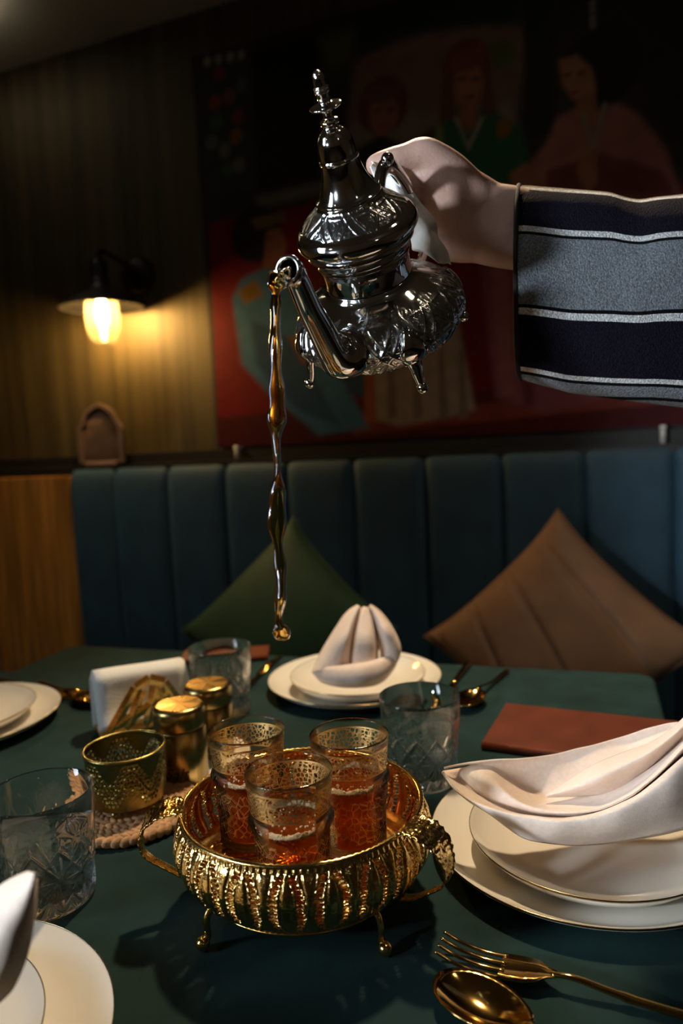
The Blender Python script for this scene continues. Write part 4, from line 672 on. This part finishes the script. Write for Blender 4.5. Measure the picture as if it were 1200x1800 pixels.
# ------------------------------------------------------------------ tea glasses
outer = [(0, 0), (.024, 0), (.0260, .0025), (.0264, .01), (.0267, .025), (.0272, .04), (.0277, .0495), (.0296, .0525), (.0310, .0555), (.0303, .0585), (.0287, .0605), (.0290, .066), (.0303, .078), (.0314, .0885), (.0318, .0896)]
inner = [(.0314, .0903), (.0304, .0896), (.0278, .066), (.0270, .058), (.0262, .05), (.0252, .03), (.0245, .008), (.022, .006), (0, .006)]
gl_prof = smooth_prof(outer, 3)+smooth_prof(inner, 3)
GLG = 'tea glasses in the gold tray'
def tea_glass(loc, label, rz):
    t = thing('tea_glass', label, 'glass', loc, rz, GLG)
    obj('glass', lathe(gl_prof, 64, True), M_teaglass, t)
    V, F = lathe(smooth_prof([(0, .0065), (.0215, .0065), (.0240, .0085), (.0247, .03), (.0256, .0515), (.0252, .0525), (.020, .0520), (0, .0520)], 3), 48)
    obj('tea', (V, F), M_tea, t)
    bs = []
    for k in range(300):
        a = random.random()*2*pi; q = random.random(); r = .0236+.0024*random.random() if q < .85 else .010+.014*random.random()
        b = .0005+.0007*random.random(); z = .0520+(.0035*random.random()**1.5 if q < .85 else .0004)
        bs.append(ball((r*math.cos(a), r*math.sin(a), z), b, 4))
    th_ = np.arange(96)*2*pi/96; V = []; F = []
    for (r, z) in ((.0230, .0515), (.0252, .0513), (.0262, .0530), (.0256, .0556), (.0238, .0550), (.0222, .0530)):
        for a in th_: q = .0006*math.sin(a*23+r*9e3)+.0008*math.sin(a*9+1)*(z > .053); V.append(((r)*math.cos(a), (r)*math.sin(a), z+q))
    for i in range(6):
        for k in range(96): F.append((i*96+k, i*96+(k+1) % 96, ((i+1) % 6)*96+(k+1) % 96, ((i+1) % 6)*96+k))
    bs.append((V, F))
    o = obj('foam', join(*bs), M_foam, t); o['kind'] = 'stuff'
    return t
fz = TZ+.0362
tea_glass((-.2331, .4517, fz), 'gold-patterned tea glass nearest the camera in the tray', .4)
tea_glass((-.2146, .5234, fz), 'gold-patterned tea glass at the rear right of the tray', 1.7)
tea_glass((-.2995, .5095, fz), 'gold-patterned tea glass at the rear left of the tray', 3.1)

# ------------------------------------------------------------------ shakers on a white dish
t = thing('shaker_dish', 'small white dish under the two brass shakers', 'dish', (-.462, .674, TZ), 1.55)
obj('dish_body', lathe(smooth_prof([(0, .003), (.03, .003), (.036, .0035), (.041, .007), (.0425, .0072), (.042, .005), (.036, 0), (0, 0)], 2), 4 if False else 48), M_dish, t)
t.scale = (1.75, 1.25, 1)
def shaker(loc, label, text, rz):
    t = thing('shaker', label, 'shaker', loc, rz, 'brass shakers')
    obj('body', lathe([(0, 0), (.0262, 0), (.0272, .001), (.0272, .056), (.0255, .058), (0, .058)], 64), M_brass, t)
    ld = lathe([(.0, .0585), (.0268, .0585), (.0277, .0595), (.0277, .076), (.0268, .0792), (.0240, .0812), (.0, .0818)], 64)
    o = obj('lid', ld, M_brass, t)
    for k in range(8):                                          # sunburst of brushed wedges on the lid
        a0 = 2*pi*k/8; V = [(0, 0, .0822)]
        for q in range(5): a = a0+2*pi/8*q/4; V.append((.0235*math.cos(a), .0235*math.sin(a), .0816+.0004*(k % 2)))
        V2 = [(x, y, z-.002) for x, y, z in V]; nn = len(V)
        F = [tuple(range(nn)), tuple(range(2*nn-1, nn-1, -1))]+[(i, i+nn, (i+1) % nn+nn, (i+1) % nn) for i in range(nn)]
        obj('wedge', (V+V2, F), (M_brass, M_wedge)[k % 2], o, smooth=False)
    if text:
        cu = bpy.data.curves.new('lettering', 'FONT'); cu.body = text; cu.size = .0175; cu.shear = .35; cu.align_x = 'CENTER'; cu.extrude = .00005
        tmp = bpy.data.objects.new('tmp', cu); COL.objects.link(tmp)
        dg = bpy.context.evaluated_depsgraph_get(); me = bpy.data.meshes.new_from_object(tmp.evaluated_get(dg))
        bpy.data.objects.remove(tmp)
        for v in me.vertices:
            x, y, z = v.co; a = x/.0272; r = .0274+z; v.co = (r*math.sin(a), -r*math.cos(a), y+.0085)
        me.materials.clear(); me.materials.append(M_black)
        l = bpy.data.objects.new('lettering', me); COL.objects.link(l); l.parent = t
    return t
M_wedge = mat('brass_wedge', (.46, .29, .09), .34, 1, .1, 30)
shaker((-.459, .6435, TZ+.0045), 'brushed brass salt shaker, the nearer of the two', 'Salt', math.radians(18))
shaker((-.4655, .7105, TZ+.0045), 'brushed brass shaker behind the salt shaker', 'Pepper', math.radians(18))

# ------------------------------------------------------------------ napkin holder with paper napkins
HX, HY, HA = -.605, .764, math.radians(50)
t = thing('napkin_holder', 'gold slotted napkin holder in front of the white paper napkins', 'holder', (HX, HY, TZ), HA)
obj('base', box(-.055, .06, -.0415, .02, 0, .004), M_gold, t, smooth=False, bevel=.001)
def bar2(p, q, w): 
    return tube([(p[0], -.040, p[1]), (q[0], -.040, q[1])], [(w, .0012)]*2, 4, True, 1, (0, 1, 0))
fp = [(-.055, .002), (-.012, .064), (.006, .072), (.024, .064), (.058, .002)]
for p, q in zip(fp, fp[1:]): obj('front_bar', bar2(p, q, .0065), M_gold, t, smooth=False)
for x0, z0, x1, z1 in ((-.040, .020, .030, .048), (-.030, .002, -.004, .060), (-.004, .002, .012, .062), (.022, .002, .020, .058), (-.048, .012, .05, .010)):
    obj('slat', bar2((x0, z0), (x1, z1), .0066), M_gold, t, smooth=False)
t = thing('paper_napkins', 'stack of white paper napkins folded over the gold holder', 'napkin', (HX, HY, TZ+.004), HA)
for k in range(4):
    o_ = .0022*k; V = []; F = []
    prof = [(-.024-o_-.004, .012+.002*k), (-.0215-o_, .035), (-.0165-o_, .06), (-.012-o_, .074+o_), (-.004, .0815+o_), (.006, .080+o_), (.013+o_, .068), (.016+o_, .03), (.017+o_, .004)]
    P = curve(prof, 4); ws = np.linspace(-.064+.001*k, .055-.0015*k, 9)
    for (y, z) in P:
        for i, x in enumerate(ws): V.append((x+.006, y+.002*math.sin(x*30+z*40), z*.87+(.0015*math.sin(x*24+k))*(z > .05)))
    for j in range(len(P)-1):
        for i in range(8): F.append((j*9+i, j*9+i+1, (j+1)*9+i+1, (j+1)*9+i))
    obj('sheet', (V, F), M_paper, t, solid=.0012)

# ------------------------------------------------------------------ coaster and filigree cup
CX, CY = -.470, .566
t = thing('woven_coaster', 'round braided straw coaster under the filigree cup', 'coaster', (CX, CY, TZ))
for ring, r in enumerate((.010, .021, .032, .043, .053, .061)):
    st = []; n = max(8, int(2*pi*r/.0075))
    for k in range(n):
        for sg in (1, -1):
            a = 2*pi*(k+.25*(sg > 0))/n; V, F = ball((0, 0, 0), 1, 6)
            Mx = Matrix.Translation((( r+sg*.0024)*math.cos(a), (r+sg*.0024)*math.sin(a), .0056+random.uniform(-.0005, .0008))) @ Matrix.Rotation(a+pi/2+sg*.55, 4, 'Z') @ Matrix.Diagonal((.0074, .0036, .0052, 1))
            st.append(xform((V, F), Mx))
    obj('braid', join(*st), M_straw, t)
t = thing('filigree_cup', 'pierced antique gold filigree cup on the straw coaster', 'cup', (CX-.004, CY+.004, TZ+.0108))
def fil(th, z, hole=False):
    v = (z-.006)/.050; u = th/(2*pi)*6; s = (u % 1)
    w = .5+.22*np.sin(2*pi*u); band_ = np.abs(v-w)
    cu, cv = (u*9) % 1-.5, ((v*11) % 1)-.5
    sh = ((np.floor(v*11) % 2)*.5); cu = (u*9+sh) % 1-.5
    dot = np.hypot(cu*1.0, cv)
    zone = (band_ > .10) & (band_ < .30) & (v > .08) & (v < .92)
    row = (np.abs(band_-.055) < .03)
    if hole: return (zone & (dot < .33)) | (row & (np.abs((u*14) % 1-.5) < .28))
    return .0010*np.exp(-((band_-.01)/.025)**2)+.0006*zone*(dot > .36)
rb = lambda z: .0352+.0036*(z-.006)/.05
V, F = grid_cyl(lambda th, z: rb(z)+fil(th, z), np.linspace(.006, .056, 76), 480, lambda th, z: ~fil(th, z, True))
obj('wall', (V, F), M_antique, t, solid=.001)
V, F = lathe([(.0388+.0016*math.cos(a), .0565+.0012*math.sin(a)) for a in np.linspace(0, 2*pi, 11)], 64); obj('lip', (V, F), M_antique, t)
obj('bottom', lathe([(0, .005), (.034, .005), (.0355, .006), (.0355, .0075), (0, .0065)], 64), M_antique, t)
for k in range(4):
    a = math.radians(-75+90*k); obj('ball_foot', ball((.033*math.cos(a), .033*math.sin(a), .0030), .0034), M_antique, t)

# ------------------------------------------------------------------ menus
def menu(name, label, loc, rz, w, d):
    t = thing(name, label, 'menu', loc, rz, 'brown leather menu folders')
    obj('cover', box(0, w, 0, d, .0, .0028), M_leather, t, smooth=False, bevel=.001)
    obj('pages', box(.004, w-.003, .003, d-.003, .0028, .0062), M_paper, t, smooth=False)
    obj('cover', box(0, w, 0, d, .0062, .009), M_leather, t, smooth=False, bevel=.001)
    obj('spine', tube([(0, .001, .0045), (w, .001, .0045)], .0046, 12), M_leather, t)
menu('menu_folder', 'brown leather menu folder behind the right-hand napkin', (-.168, .806, TZ), math.radians(-3), .235, .128)
menu('menu_folder', 'brown leather menu folder seen through the farthest tumbler', (-.705, 1.000, TZ), math.radians(24), .145, .06)

# ------------------------------------------------------------------ cutlery
def fork_mesh():
    parts = []
    hp = [(.075, 0, .0080), (.090, 0, .0095), (.115, 0, .0060), (.150, 0, .0035), (.195, 0, .003)]
    P = curve(hp, 5); n = len(P)
    parts.append(tube([tuple(p) for p in P], [(.0017+.0026*(i/(n-1))**1.0+(.0014 if 10 < i < 12 else 0), .0016+.0008*i/(n-1)) for i in range(n)], 10, True, 1, (0, 0, 1)))
    # head: widening plate that splits into four tines
    hw = [(.078, .0026, .0084), (.072, .0050, .0078), (.066, .0100, .0072), (.058, .0120, .0060), (.048, .0121, .0050), (.042, .0119, .0048)]
    V = []; F = []
    for x, w, z in hw:
        for s_ in (-1, -.5, 0, .5, 1): V.append((x, s_*w, z+.0012*(s_*s_)))
    for i in range(len(hw)-1):
        for j in range(4): F.append((i*5+j, i*5+j+1, (i+1)*5+j+1, (i+1)*5+j))
    k = len(V); V += [(x, y, z-.0016) for x, y, z in V]
    F += [tuple(q+k for q in f[::-1]) for f in F]
    for i in range(len(hw)-1):
        for j in (0, 4):
            q = (i*5+j, (i+1)*5+j, (i+1)*5+j+k, i*5+j+k); F.append(q if j == 0 else q[::-1])
    parts.append((V, F))
    for j in range(4):
        y = -.0105+.007*j
        tp = curve([(.045, y, .0050), (.030, y, .0044), (.014, y*1.01, .0066), (.0, y*1.01, .0115)], 5)
        parts.append(tube([tuple(p) for p in tp], [(.0021-.0010*i/(len(tp)-1), .0011) for i in range(len(tp))], 8, True, 1, (0, 0, 1)))
    return join(*parts)
def spoon_mesh():
    V = []; F = []; nr, na = 10, 36
    for i in range(nr+1):
        q = i/nr
        for k in range(na):
            a = 2*pi*k/na; rx, ry = .034*q, .0205*q
            x = .034-rx*math.cos(a); y = ry*math.sin(a)*(1+.10*math.cos(a)); z = .0022+.0095*q**2.2
            V.append((x, y, z+.0004))
    for i in range(nr):
        for k in range(na): F.append((i*na+k, i*na+(k+1) % na, (i+1)*na+(k+1) % na, (i+1)*na+k))
    k0 = len(V); V += [(x, y, z-.0017) for x, y, z in V]
    F = [f for f in F]+[tuple(q+k0 for q in f[::-1]) for f in F]
    e = nr*na; F += [(e+k, e+(k+1) % na, e+(k+1) % na+k0, e+k+k0) for k in range(na)]
    P = curve([(.064, 0, .0112), (.076, 0, .0125), (.095, 0, .009), (.13, 0, .004), (.185, 0, .003)], 5); n = len(P)
    return join((V, F), tube([tuple(p) for p in P], [(.0042-.0022*min(1, i/4)+.0022*(i/(n-1)), .0017) for i in range(n)], 10, True, 1, (0, 0, 1)))
def knife_mesh():
    bl = [(0, -.001), (.012, -.007), (.03, -.0085), (.10, -.0085), (.108, -.005), (.108, .004), (.0, .004)]
    n = len(bl); V = [(x, y, .0014) for x, y in bl]+[(x, y, .0030) for x, y in bl]
    F = [tuple(range(n))[::-1], tuple(range(n, 2*n))]+[(i, (i+1) % n, (i+1) % n+n, i+n) for i in range(n)]
    P = [(.106, 0, .003), (.12, 0, .0033), (.16, 0, .0036), (.205, 0, .0036)]
    return join((V, F), tube(P, [(.0035, .002), (.004, .0026), (.0048, .003), (.005, .003)], 10, True, 1, (0, 0, 1)))
def lay(name, VF, label, loc, rz, cat, src=None):
    o = obj(name, VF, M_cutlery) if src is None else src.copy()
    if src is not None: COL.objects.link(o)
    o.location = loc; o.rotation_euler = (0, 0, rz); tag(o, label, cat, 'gold cutlery on the cloth'); return o
TC = TZ+.0006
fk = lay('fork', fork_mesh(), 'gold fork in front of the right-hand plates', (-.1300, .4620, TC), math.radians(-3), 'fork')
sp = lay('spoon', spoon_mesh(), 'gold spoon nearest the camera, beside the gold fork', (-.1235, .4310, TC), math.radians(-22), 'spoon')
kn = lay('knife', knife_mesh(), 'gold knife left of the far plates', (-.5588, 1.0826, TC), math.radians(-82), 'knife')
lay('spoon', None, 'gold spoon right of the far plates, bowl towards the camera', (-.2160, .9020, TC), math.radians(80), 'spoon', sp)
lay('knife', None, 'gold knife lying between the far plates and far spoon', (-.2500, .9000, TC), math.radians(89), 'knife', kn)
lay('knife', None, 'gold knife behind the mid left plates', (-.7400, .8390, TC), math.radians(176), 'knife', kn)
lay('fork', None, 'gold fork with its tines just beyond the left plates', (-.7350, .8150, TC), math.radians(172), 'fork', fk)
lay('spoon', None, 'gold spoon just right of the mid left plates', (-.7000, .8020, TC), math.radians(160), 'spoon', sp)

# ------------------------------------------------------------------ teapot
O_, a_, s_, n_ = (Vector(v) for v in POT)
tp = thing('teapot', 'engraved silver teapot tilted to pour tea, tall domed lid', 'teapot')
tp.matrix_world = Matrix((s_, n_, a_)).transposed().to_4x4() @ Matrix.Identity(4); tp.location = O_
PP = [(r*(1.04 if .058 < z < .09 else 1), z) for z, r in POTPROF]
fin = [(r, z) for r, z in PP[:22]]
lid = [(0, PP[21][1]+.0002)]+PP[21:45]+[(.0375, PP[45][1]+.0004), (.0, PP[45][1]+.0004)]
zA, zB = PP[39][1]+.0006, PP[36][1]-.0006
def pot_grid(prof, n, fdisp):
    """lathe with a relief function of (theta, z)"""
    P = np.array(prof); th = np.arange(n)*2*pi/n; V = []; F = []
    for r, z in P:
        rr_ = r+fdisp(th, z) if r > 1e-5 else np.full(n, 1e-5)
        V.append(np.stack([rr_*np.cos(th), rr_*np.sin(th), np.full(n, z)], 1))
    V = np.concatenate(V)
    for i in range(len(P)-1):
        for j in range(n): j2 = (j+1) % n; F.append((i*n+j, (i+1)*n+j, (i+1)*n+j2, i*n+j2))
    return V, F
def resample(p, step):
    P = np.array(smooth_prof(p, 6)); l = np.r_[0, np.cumsum(np.hypot(*np.diff(P, axis=0).T))]
    u = np.linspace(0, l[-1], int(l[-1]/step)); return np.stack([np.interp(u, l, P[:, 0]), np.interp(u, l, P[:, 1])], 1)
def strap(u, v):
    """raised interlaced straps with rosettes; u around, v up, in pattern units"""
    k = 2*pi
    d1 = np.abs(((u+v*.58) % 1)-.5); d2 = np.abs(((u-v*.58) % 1)-.5); d3 = np.abs(((v*1.16) % 1)-.5)
    s1 = np.clip(1-np.abs(d1-.36)/.07, 0, 1); s2 = np.clip(1-np.abs(d2-.36)/.07, 0, 1); s3 = np.clip(1-np.abs(d3-.40)/.06, 0, 1)
    st_ = np.maximum(np.maximum(s1, s2), s3*.8)
    fine = .5+.5*np.sin(u*k*4+1.7*np.sin(v*k*3))*np.sin(v*k*4+1.7*np.sin(u*k*3))
    return np.maximum(st_**.6, .45*fine)
def body_rel(th, z):
    if not -.024 < z < .026: return 0*th
    dth = (th+pi) % (2*pi)-pi
    win = smoothstep(.10, .22, np.abs(dth))*smoothstep(-.024, -.019, z)
    edge = 1-smoothstep(.0150, .0225, z+.0025*np.sin(th*13))
    return .0015*(strap(th/(2*pi)*13, np.full(th.shape, (z*1.25)/.030+.1))-.2)*edge*win
bprof = PP[45:55]+[(.0342, .031), (.0375, .0265), (.0455, .0215), (.0550, .0162), (.0625, .0100), (.0675, .0030), (.0695, -.0030), (.0682, -.0095), (.0628, -.0180), (.0530, -.0245), (.0420, -.0285), (.0360, -.0300), (.0, -.0300)]
bo = obj('body', pot_grid(resample(bprof, .0009), 720, body_rel), [M_silver, M_engraved], tp)
for p in bo.data.polygons:
    x, y, z = p.center
    if -.022 < z < .019-.0025*math.sin(math.atan2(y, x)*13) and abs(math.atan2(y, x)) > .14: p.material_index = 1
def lid_rel(th, z):
    if not zA < z < zB: return 0*th
    v = (z-zA)/(zB-zA)
    return .0009*(strap(th/(2*pi)*9, np.full(th.shape, v*.9+.1))-.2)*smoothstep(0, .12, v)*(1-smoothstep(.88, 1, v))
ld = obj('lid', pot_grid(resample(lid, .0007), 480, lid_rel), [M_silver, M_engraved], tp)
for p in ld.data.polygons:
    if zA+.001 < p.center[2] < zB-.001: p.material_index = 1
obj('finial', lathe(resample(fin, .0005), 40), M_silver, ld)
# spout: bulb at the belly, straight neck, lipped mouth
sr = [(.048, .001, .0165), (.057, .002, .0182), (.0655, .003, .0188), (.0730, .0055, .0150), (.0785, .0125, .0105), (.0820, .024, .0092), (.0862, .042, .0082), (.0900, .057, .0072), (.0925, .074, .0065), (.0940, .0825, .0064), (.0960, .0875, .0073), (.0990, .0900, .0082)]
C_ = curve(sr, 6)
sp_ = obj('spout', tube([(x, 0, z) for x, z, r in C_], [(r, r) for x, z, r in C_], 28, False, 1, (0, 1, 0)), M_silver, tp)
sp_.modifiers.new('solid', 'SOLIDIFY').thickness = .0012
# mouth hood and lip
mc = np.array((.0996, 0, .0904)); ax = np.array((.80, 0, .60)); uz = np.array((-.60, 0, .80))
ringp = [tuple(mc+.0085*(math.cos(q)*uz+math.sin(q)*np.array((0, 1, 0)))) for q in np.linspace(0, 2*pi, 33)]
obj('mouth_ring', tube(ringp, .0019, 10, False), M_silver, sp_)
lipV = []
for i in range(9):
    q = i/8
    for j in range(13):
        w = pi+(-1+2*j/12)*1.15*(1-.45*q)
        p = mc+(.0085-.0010*q)*(math.cos(w)*uz+math.sin(w)*np.array((0, 1, 0)))+ax*(.0125*q)-np.array((0, 0, .0062*q*q))
        lipV.append(p)
obj('lip', (lipV, [(i*13+j, i*13+j+1, (i+1)*13+j+1, (i+1)*13+j) for i in range(8) for j in range(12)]), M_silver, sp_, solid=.0011)
# handle
hp = curve([(-.034, 0, .056), (-.046, 0, .074), (-.060, 0, .087), (-.077, 0, .084), (-.094, 0, .064), (-.107, 0, .038), (-.112, 0, .014), (-.106, 0, -.004), (-.088, 0, -.011), (-.066, 0, -.009)], 6)
hd = obj('handle', tube([tuple(p) for p in hp], [(.0055+.0015*math.sin(pi*i/(len(hp)-1)), .0042) for i in range(len(hp))], 14, True, 1, (0, 1, 0)), M_silver, tp)
obj('thumb_bead', ball((-.066, .004, .0935), .0052), M_silver, hd)
# feet: leaf-shaped plate on the belly, short curved leg, ball toe
for a in (45, -45, 135, -135):
    ca_, sa_ = math.cos(math.radians(a)), math.sin(math.radians(a))
    P = curve([(.0630, -.012), (.0655, -.018), (.0668, -.0240), (.0690, -.0315), (.0708, -.0350)], 5); n = len(P)
    f_ = obj('foot', join(tube([(r*ca_, r*sa_, z) for r, z in P], [(.0070-.0042*i/(n-1), .0048-.0018*i/(n-1)) for i in range(n)], 12, True, 1, (ca_, sa_, 0)), ball((.0718*ca_, .0718*sa_, -.0362), .0048)), M_silver, tp)
    lv = []; lf = []
    for i in range(9):
        q = i/8; z = .013-.032*q; w = .0135*math.sin(pi*min(1, q*.9+.03))**.9*(.55+.45*q)
        rb_ = float(np.interp(-z, [-.0162, -.010, -.003, .003, .0095, .018, .0245], [.0550, .0625, .0675, .0695, .0682, .0628, .0530]))+.0016
        for j in range(7):
            s2 = -1+2*j/6; an = math.radians(a)+s2*w/rb_; r2_ = rb_+.0022*(1-s2*s2); lv.append((r2_*math.cos(an), r2_*math.sin(an), z))
    lf = [(i*7+j, i*7+j+1, (i+1)*7+j+1, (i+1)*7+j) for i in range(8) for j in range(6)]
    obj('leaf_plate', (lv, lf), M_silver, f_, solid=.001)

# ------------------------------------------------------------------ tea stream
P = curve(STREAM, 10); NPs = len(P); ph = RNG.rand(6)*6; rad = []
for i in range(NPs):
    q = i/(NPs-1)
    r = .0042*(1-.12*q) + .0010*math.sin(i*.30+ph[0])*(.35+q) + .0006*math.sin(i*.71+ph[1])*min(1, i/20)
    if i < 12: r *= .78+.22*i/12
    if q > .93: r = .0040*math.sqrt(max(0.0, 1-((q-.93)/.07)**2)) + .0002
    el = 1.08+.34*math.sin(i*.19+ph[2])*min(1, i/15); rad.append((r*el, r/el))
    k = min(1, i/25)*q
    P[i][0] += .0012*math.sin(i*.27+ph[3])*k; P[i][1] += .0012*math.sin(i*.21+ph[4])*k
V, F = tube([tuple(p) for p in P], rad, 18, True, 1, (.3, -.9, .1))
tag(obj('tea_stream', (V, F), M_stream), 'wavy stream of amber tea falling from the teapot spout', 'tea')

# ------------------------------------------------------------------ arm holding the pot
pc = (.05, .62, 1.30)
pn = thing('person', 'forearm and hand in a dark striped sleeve, gripping the teapot handle', 'person', pc)
parts = []
def ico(c, r):
    return ball(c, r, 10)
for key, ch in HAND.items():
    ch = curve(ch, 4)
    for i, c in enumerate(ch):
        parts.append(ico(np.array(c[:3])-np.array(pc), c[3]))
    pth = [tuple(np.array(c[:3])-np.array(pc)) for c in ch]
    parts.append(tube(pth, [float(c[3]) for c in ch], 20, True))
tmp = obj('arm', join(*parts), M_skin)
rm = tmp.modifiers.new('remesh', 'REMESH'); rm.mode = 'VOXEL'; rm.voxel_size = .0016
sm = tmp.modifiers.new('smooth', 'SMOOTH'); sm.factor = .5; sm.iterations = 14
dg = bpy.context.evaluated_depsgraph_get(); me = bpy.data.meshes.new_from_object(tmp.evaluated_get(dg))
me.polygons.foreach_set('use_smooth', [True]*len(me.polygons)); me.materials.clear(); me.materials.append(M_skin)
bpy.data.objects.remove(tmp)
arm = bpy.data.objects.new('arm', me); COL.objects.link(arm); arm.parent = pn
# sleeve
from mathutils import noise as mn
SL = np.array(SLEEVE); SLc = curve(SL, 5); V = []; F = []; UV = []; n = 96
dh = np.array((-.07, .9975, 0))
for i, row in enumerate(SLc):
    c, h = row[:3], row[3:]; q = i/(len(SLc)-1); dep = .050+.010*q
    for k in range(n+1):
        th = pi/2 - 2*pi*k/n                                   # top, down the near side, back up the far side
        sn, cs = math.sin(th), math.cos(th)
        p = c + h*(abs(sn)**.85*(1 if sn > 0 else -1)) - dh*dep*(abs(cs)**.8*(1 if cs > 0 else -1))
        nv = mn.noise(Vector(p)*17)*.0045*(1 if 0 < i else .5)+mn.noise(Vector(p)*40)*.0012
        p = p + (h*sn/np.linalg.norm(h)*.6-dh*cs)*nv*(1-.75*abs(sn))
        v = (1-sn)/2 if k <= n/2 else 1+(1+sn)/2
        v2 = v+(.085*q*min(1, v*2) if v < 1 else .085*q*max(0, 2-v))
        V.append(p-np.array(pc)); UV.append((q, min(1.99, v2)))
w = n+1
for i in range(len(SLc)-1):
    for k in range(n): F.append((i*w+k, (i+1)*w+k, (i+1)*w+k+1, i*w+k+1))
F.append(tuple((len(SLc)-1)*w+k for k in range(n)))
sv = obj('sleeve', (V, F, UV), M_sleeve, pn, solid=.0022, offset=1)
hem = [tuple(V[k]) for k in range(n)]
obj('hem', tube(hem+[hem[0]], .0022, 8, False), mat('black_hem', (.010, .009, .012), .8, 0, .2, 300, .5, 600), sv)
# white cloth round the handle
c = np.array(CLOTH).mean((0, 1))
t = thing('handle_cloth', 'crumpled white tissue wrapped round the teapot handle under the hand', 'cloth', tuple(c))
obj('sheet', loft(rel(CLOTH, c), 6, 12, .0065, 52), M_cloth2, t, solid=.0008)

for o in S.objects:
    if o.type == 'MESH' and o.data.materials and o.data.materials[0] and 'b' in o.data.materials[0]: pass
S.cycles.max_bounces = 16; S.cycles.transmission_bounces = 14; S.cycles.transparent_max_bounces = 24; S.cycles.glossy_bounces = 6
S.cycles.sample_clamp_indirect = 6
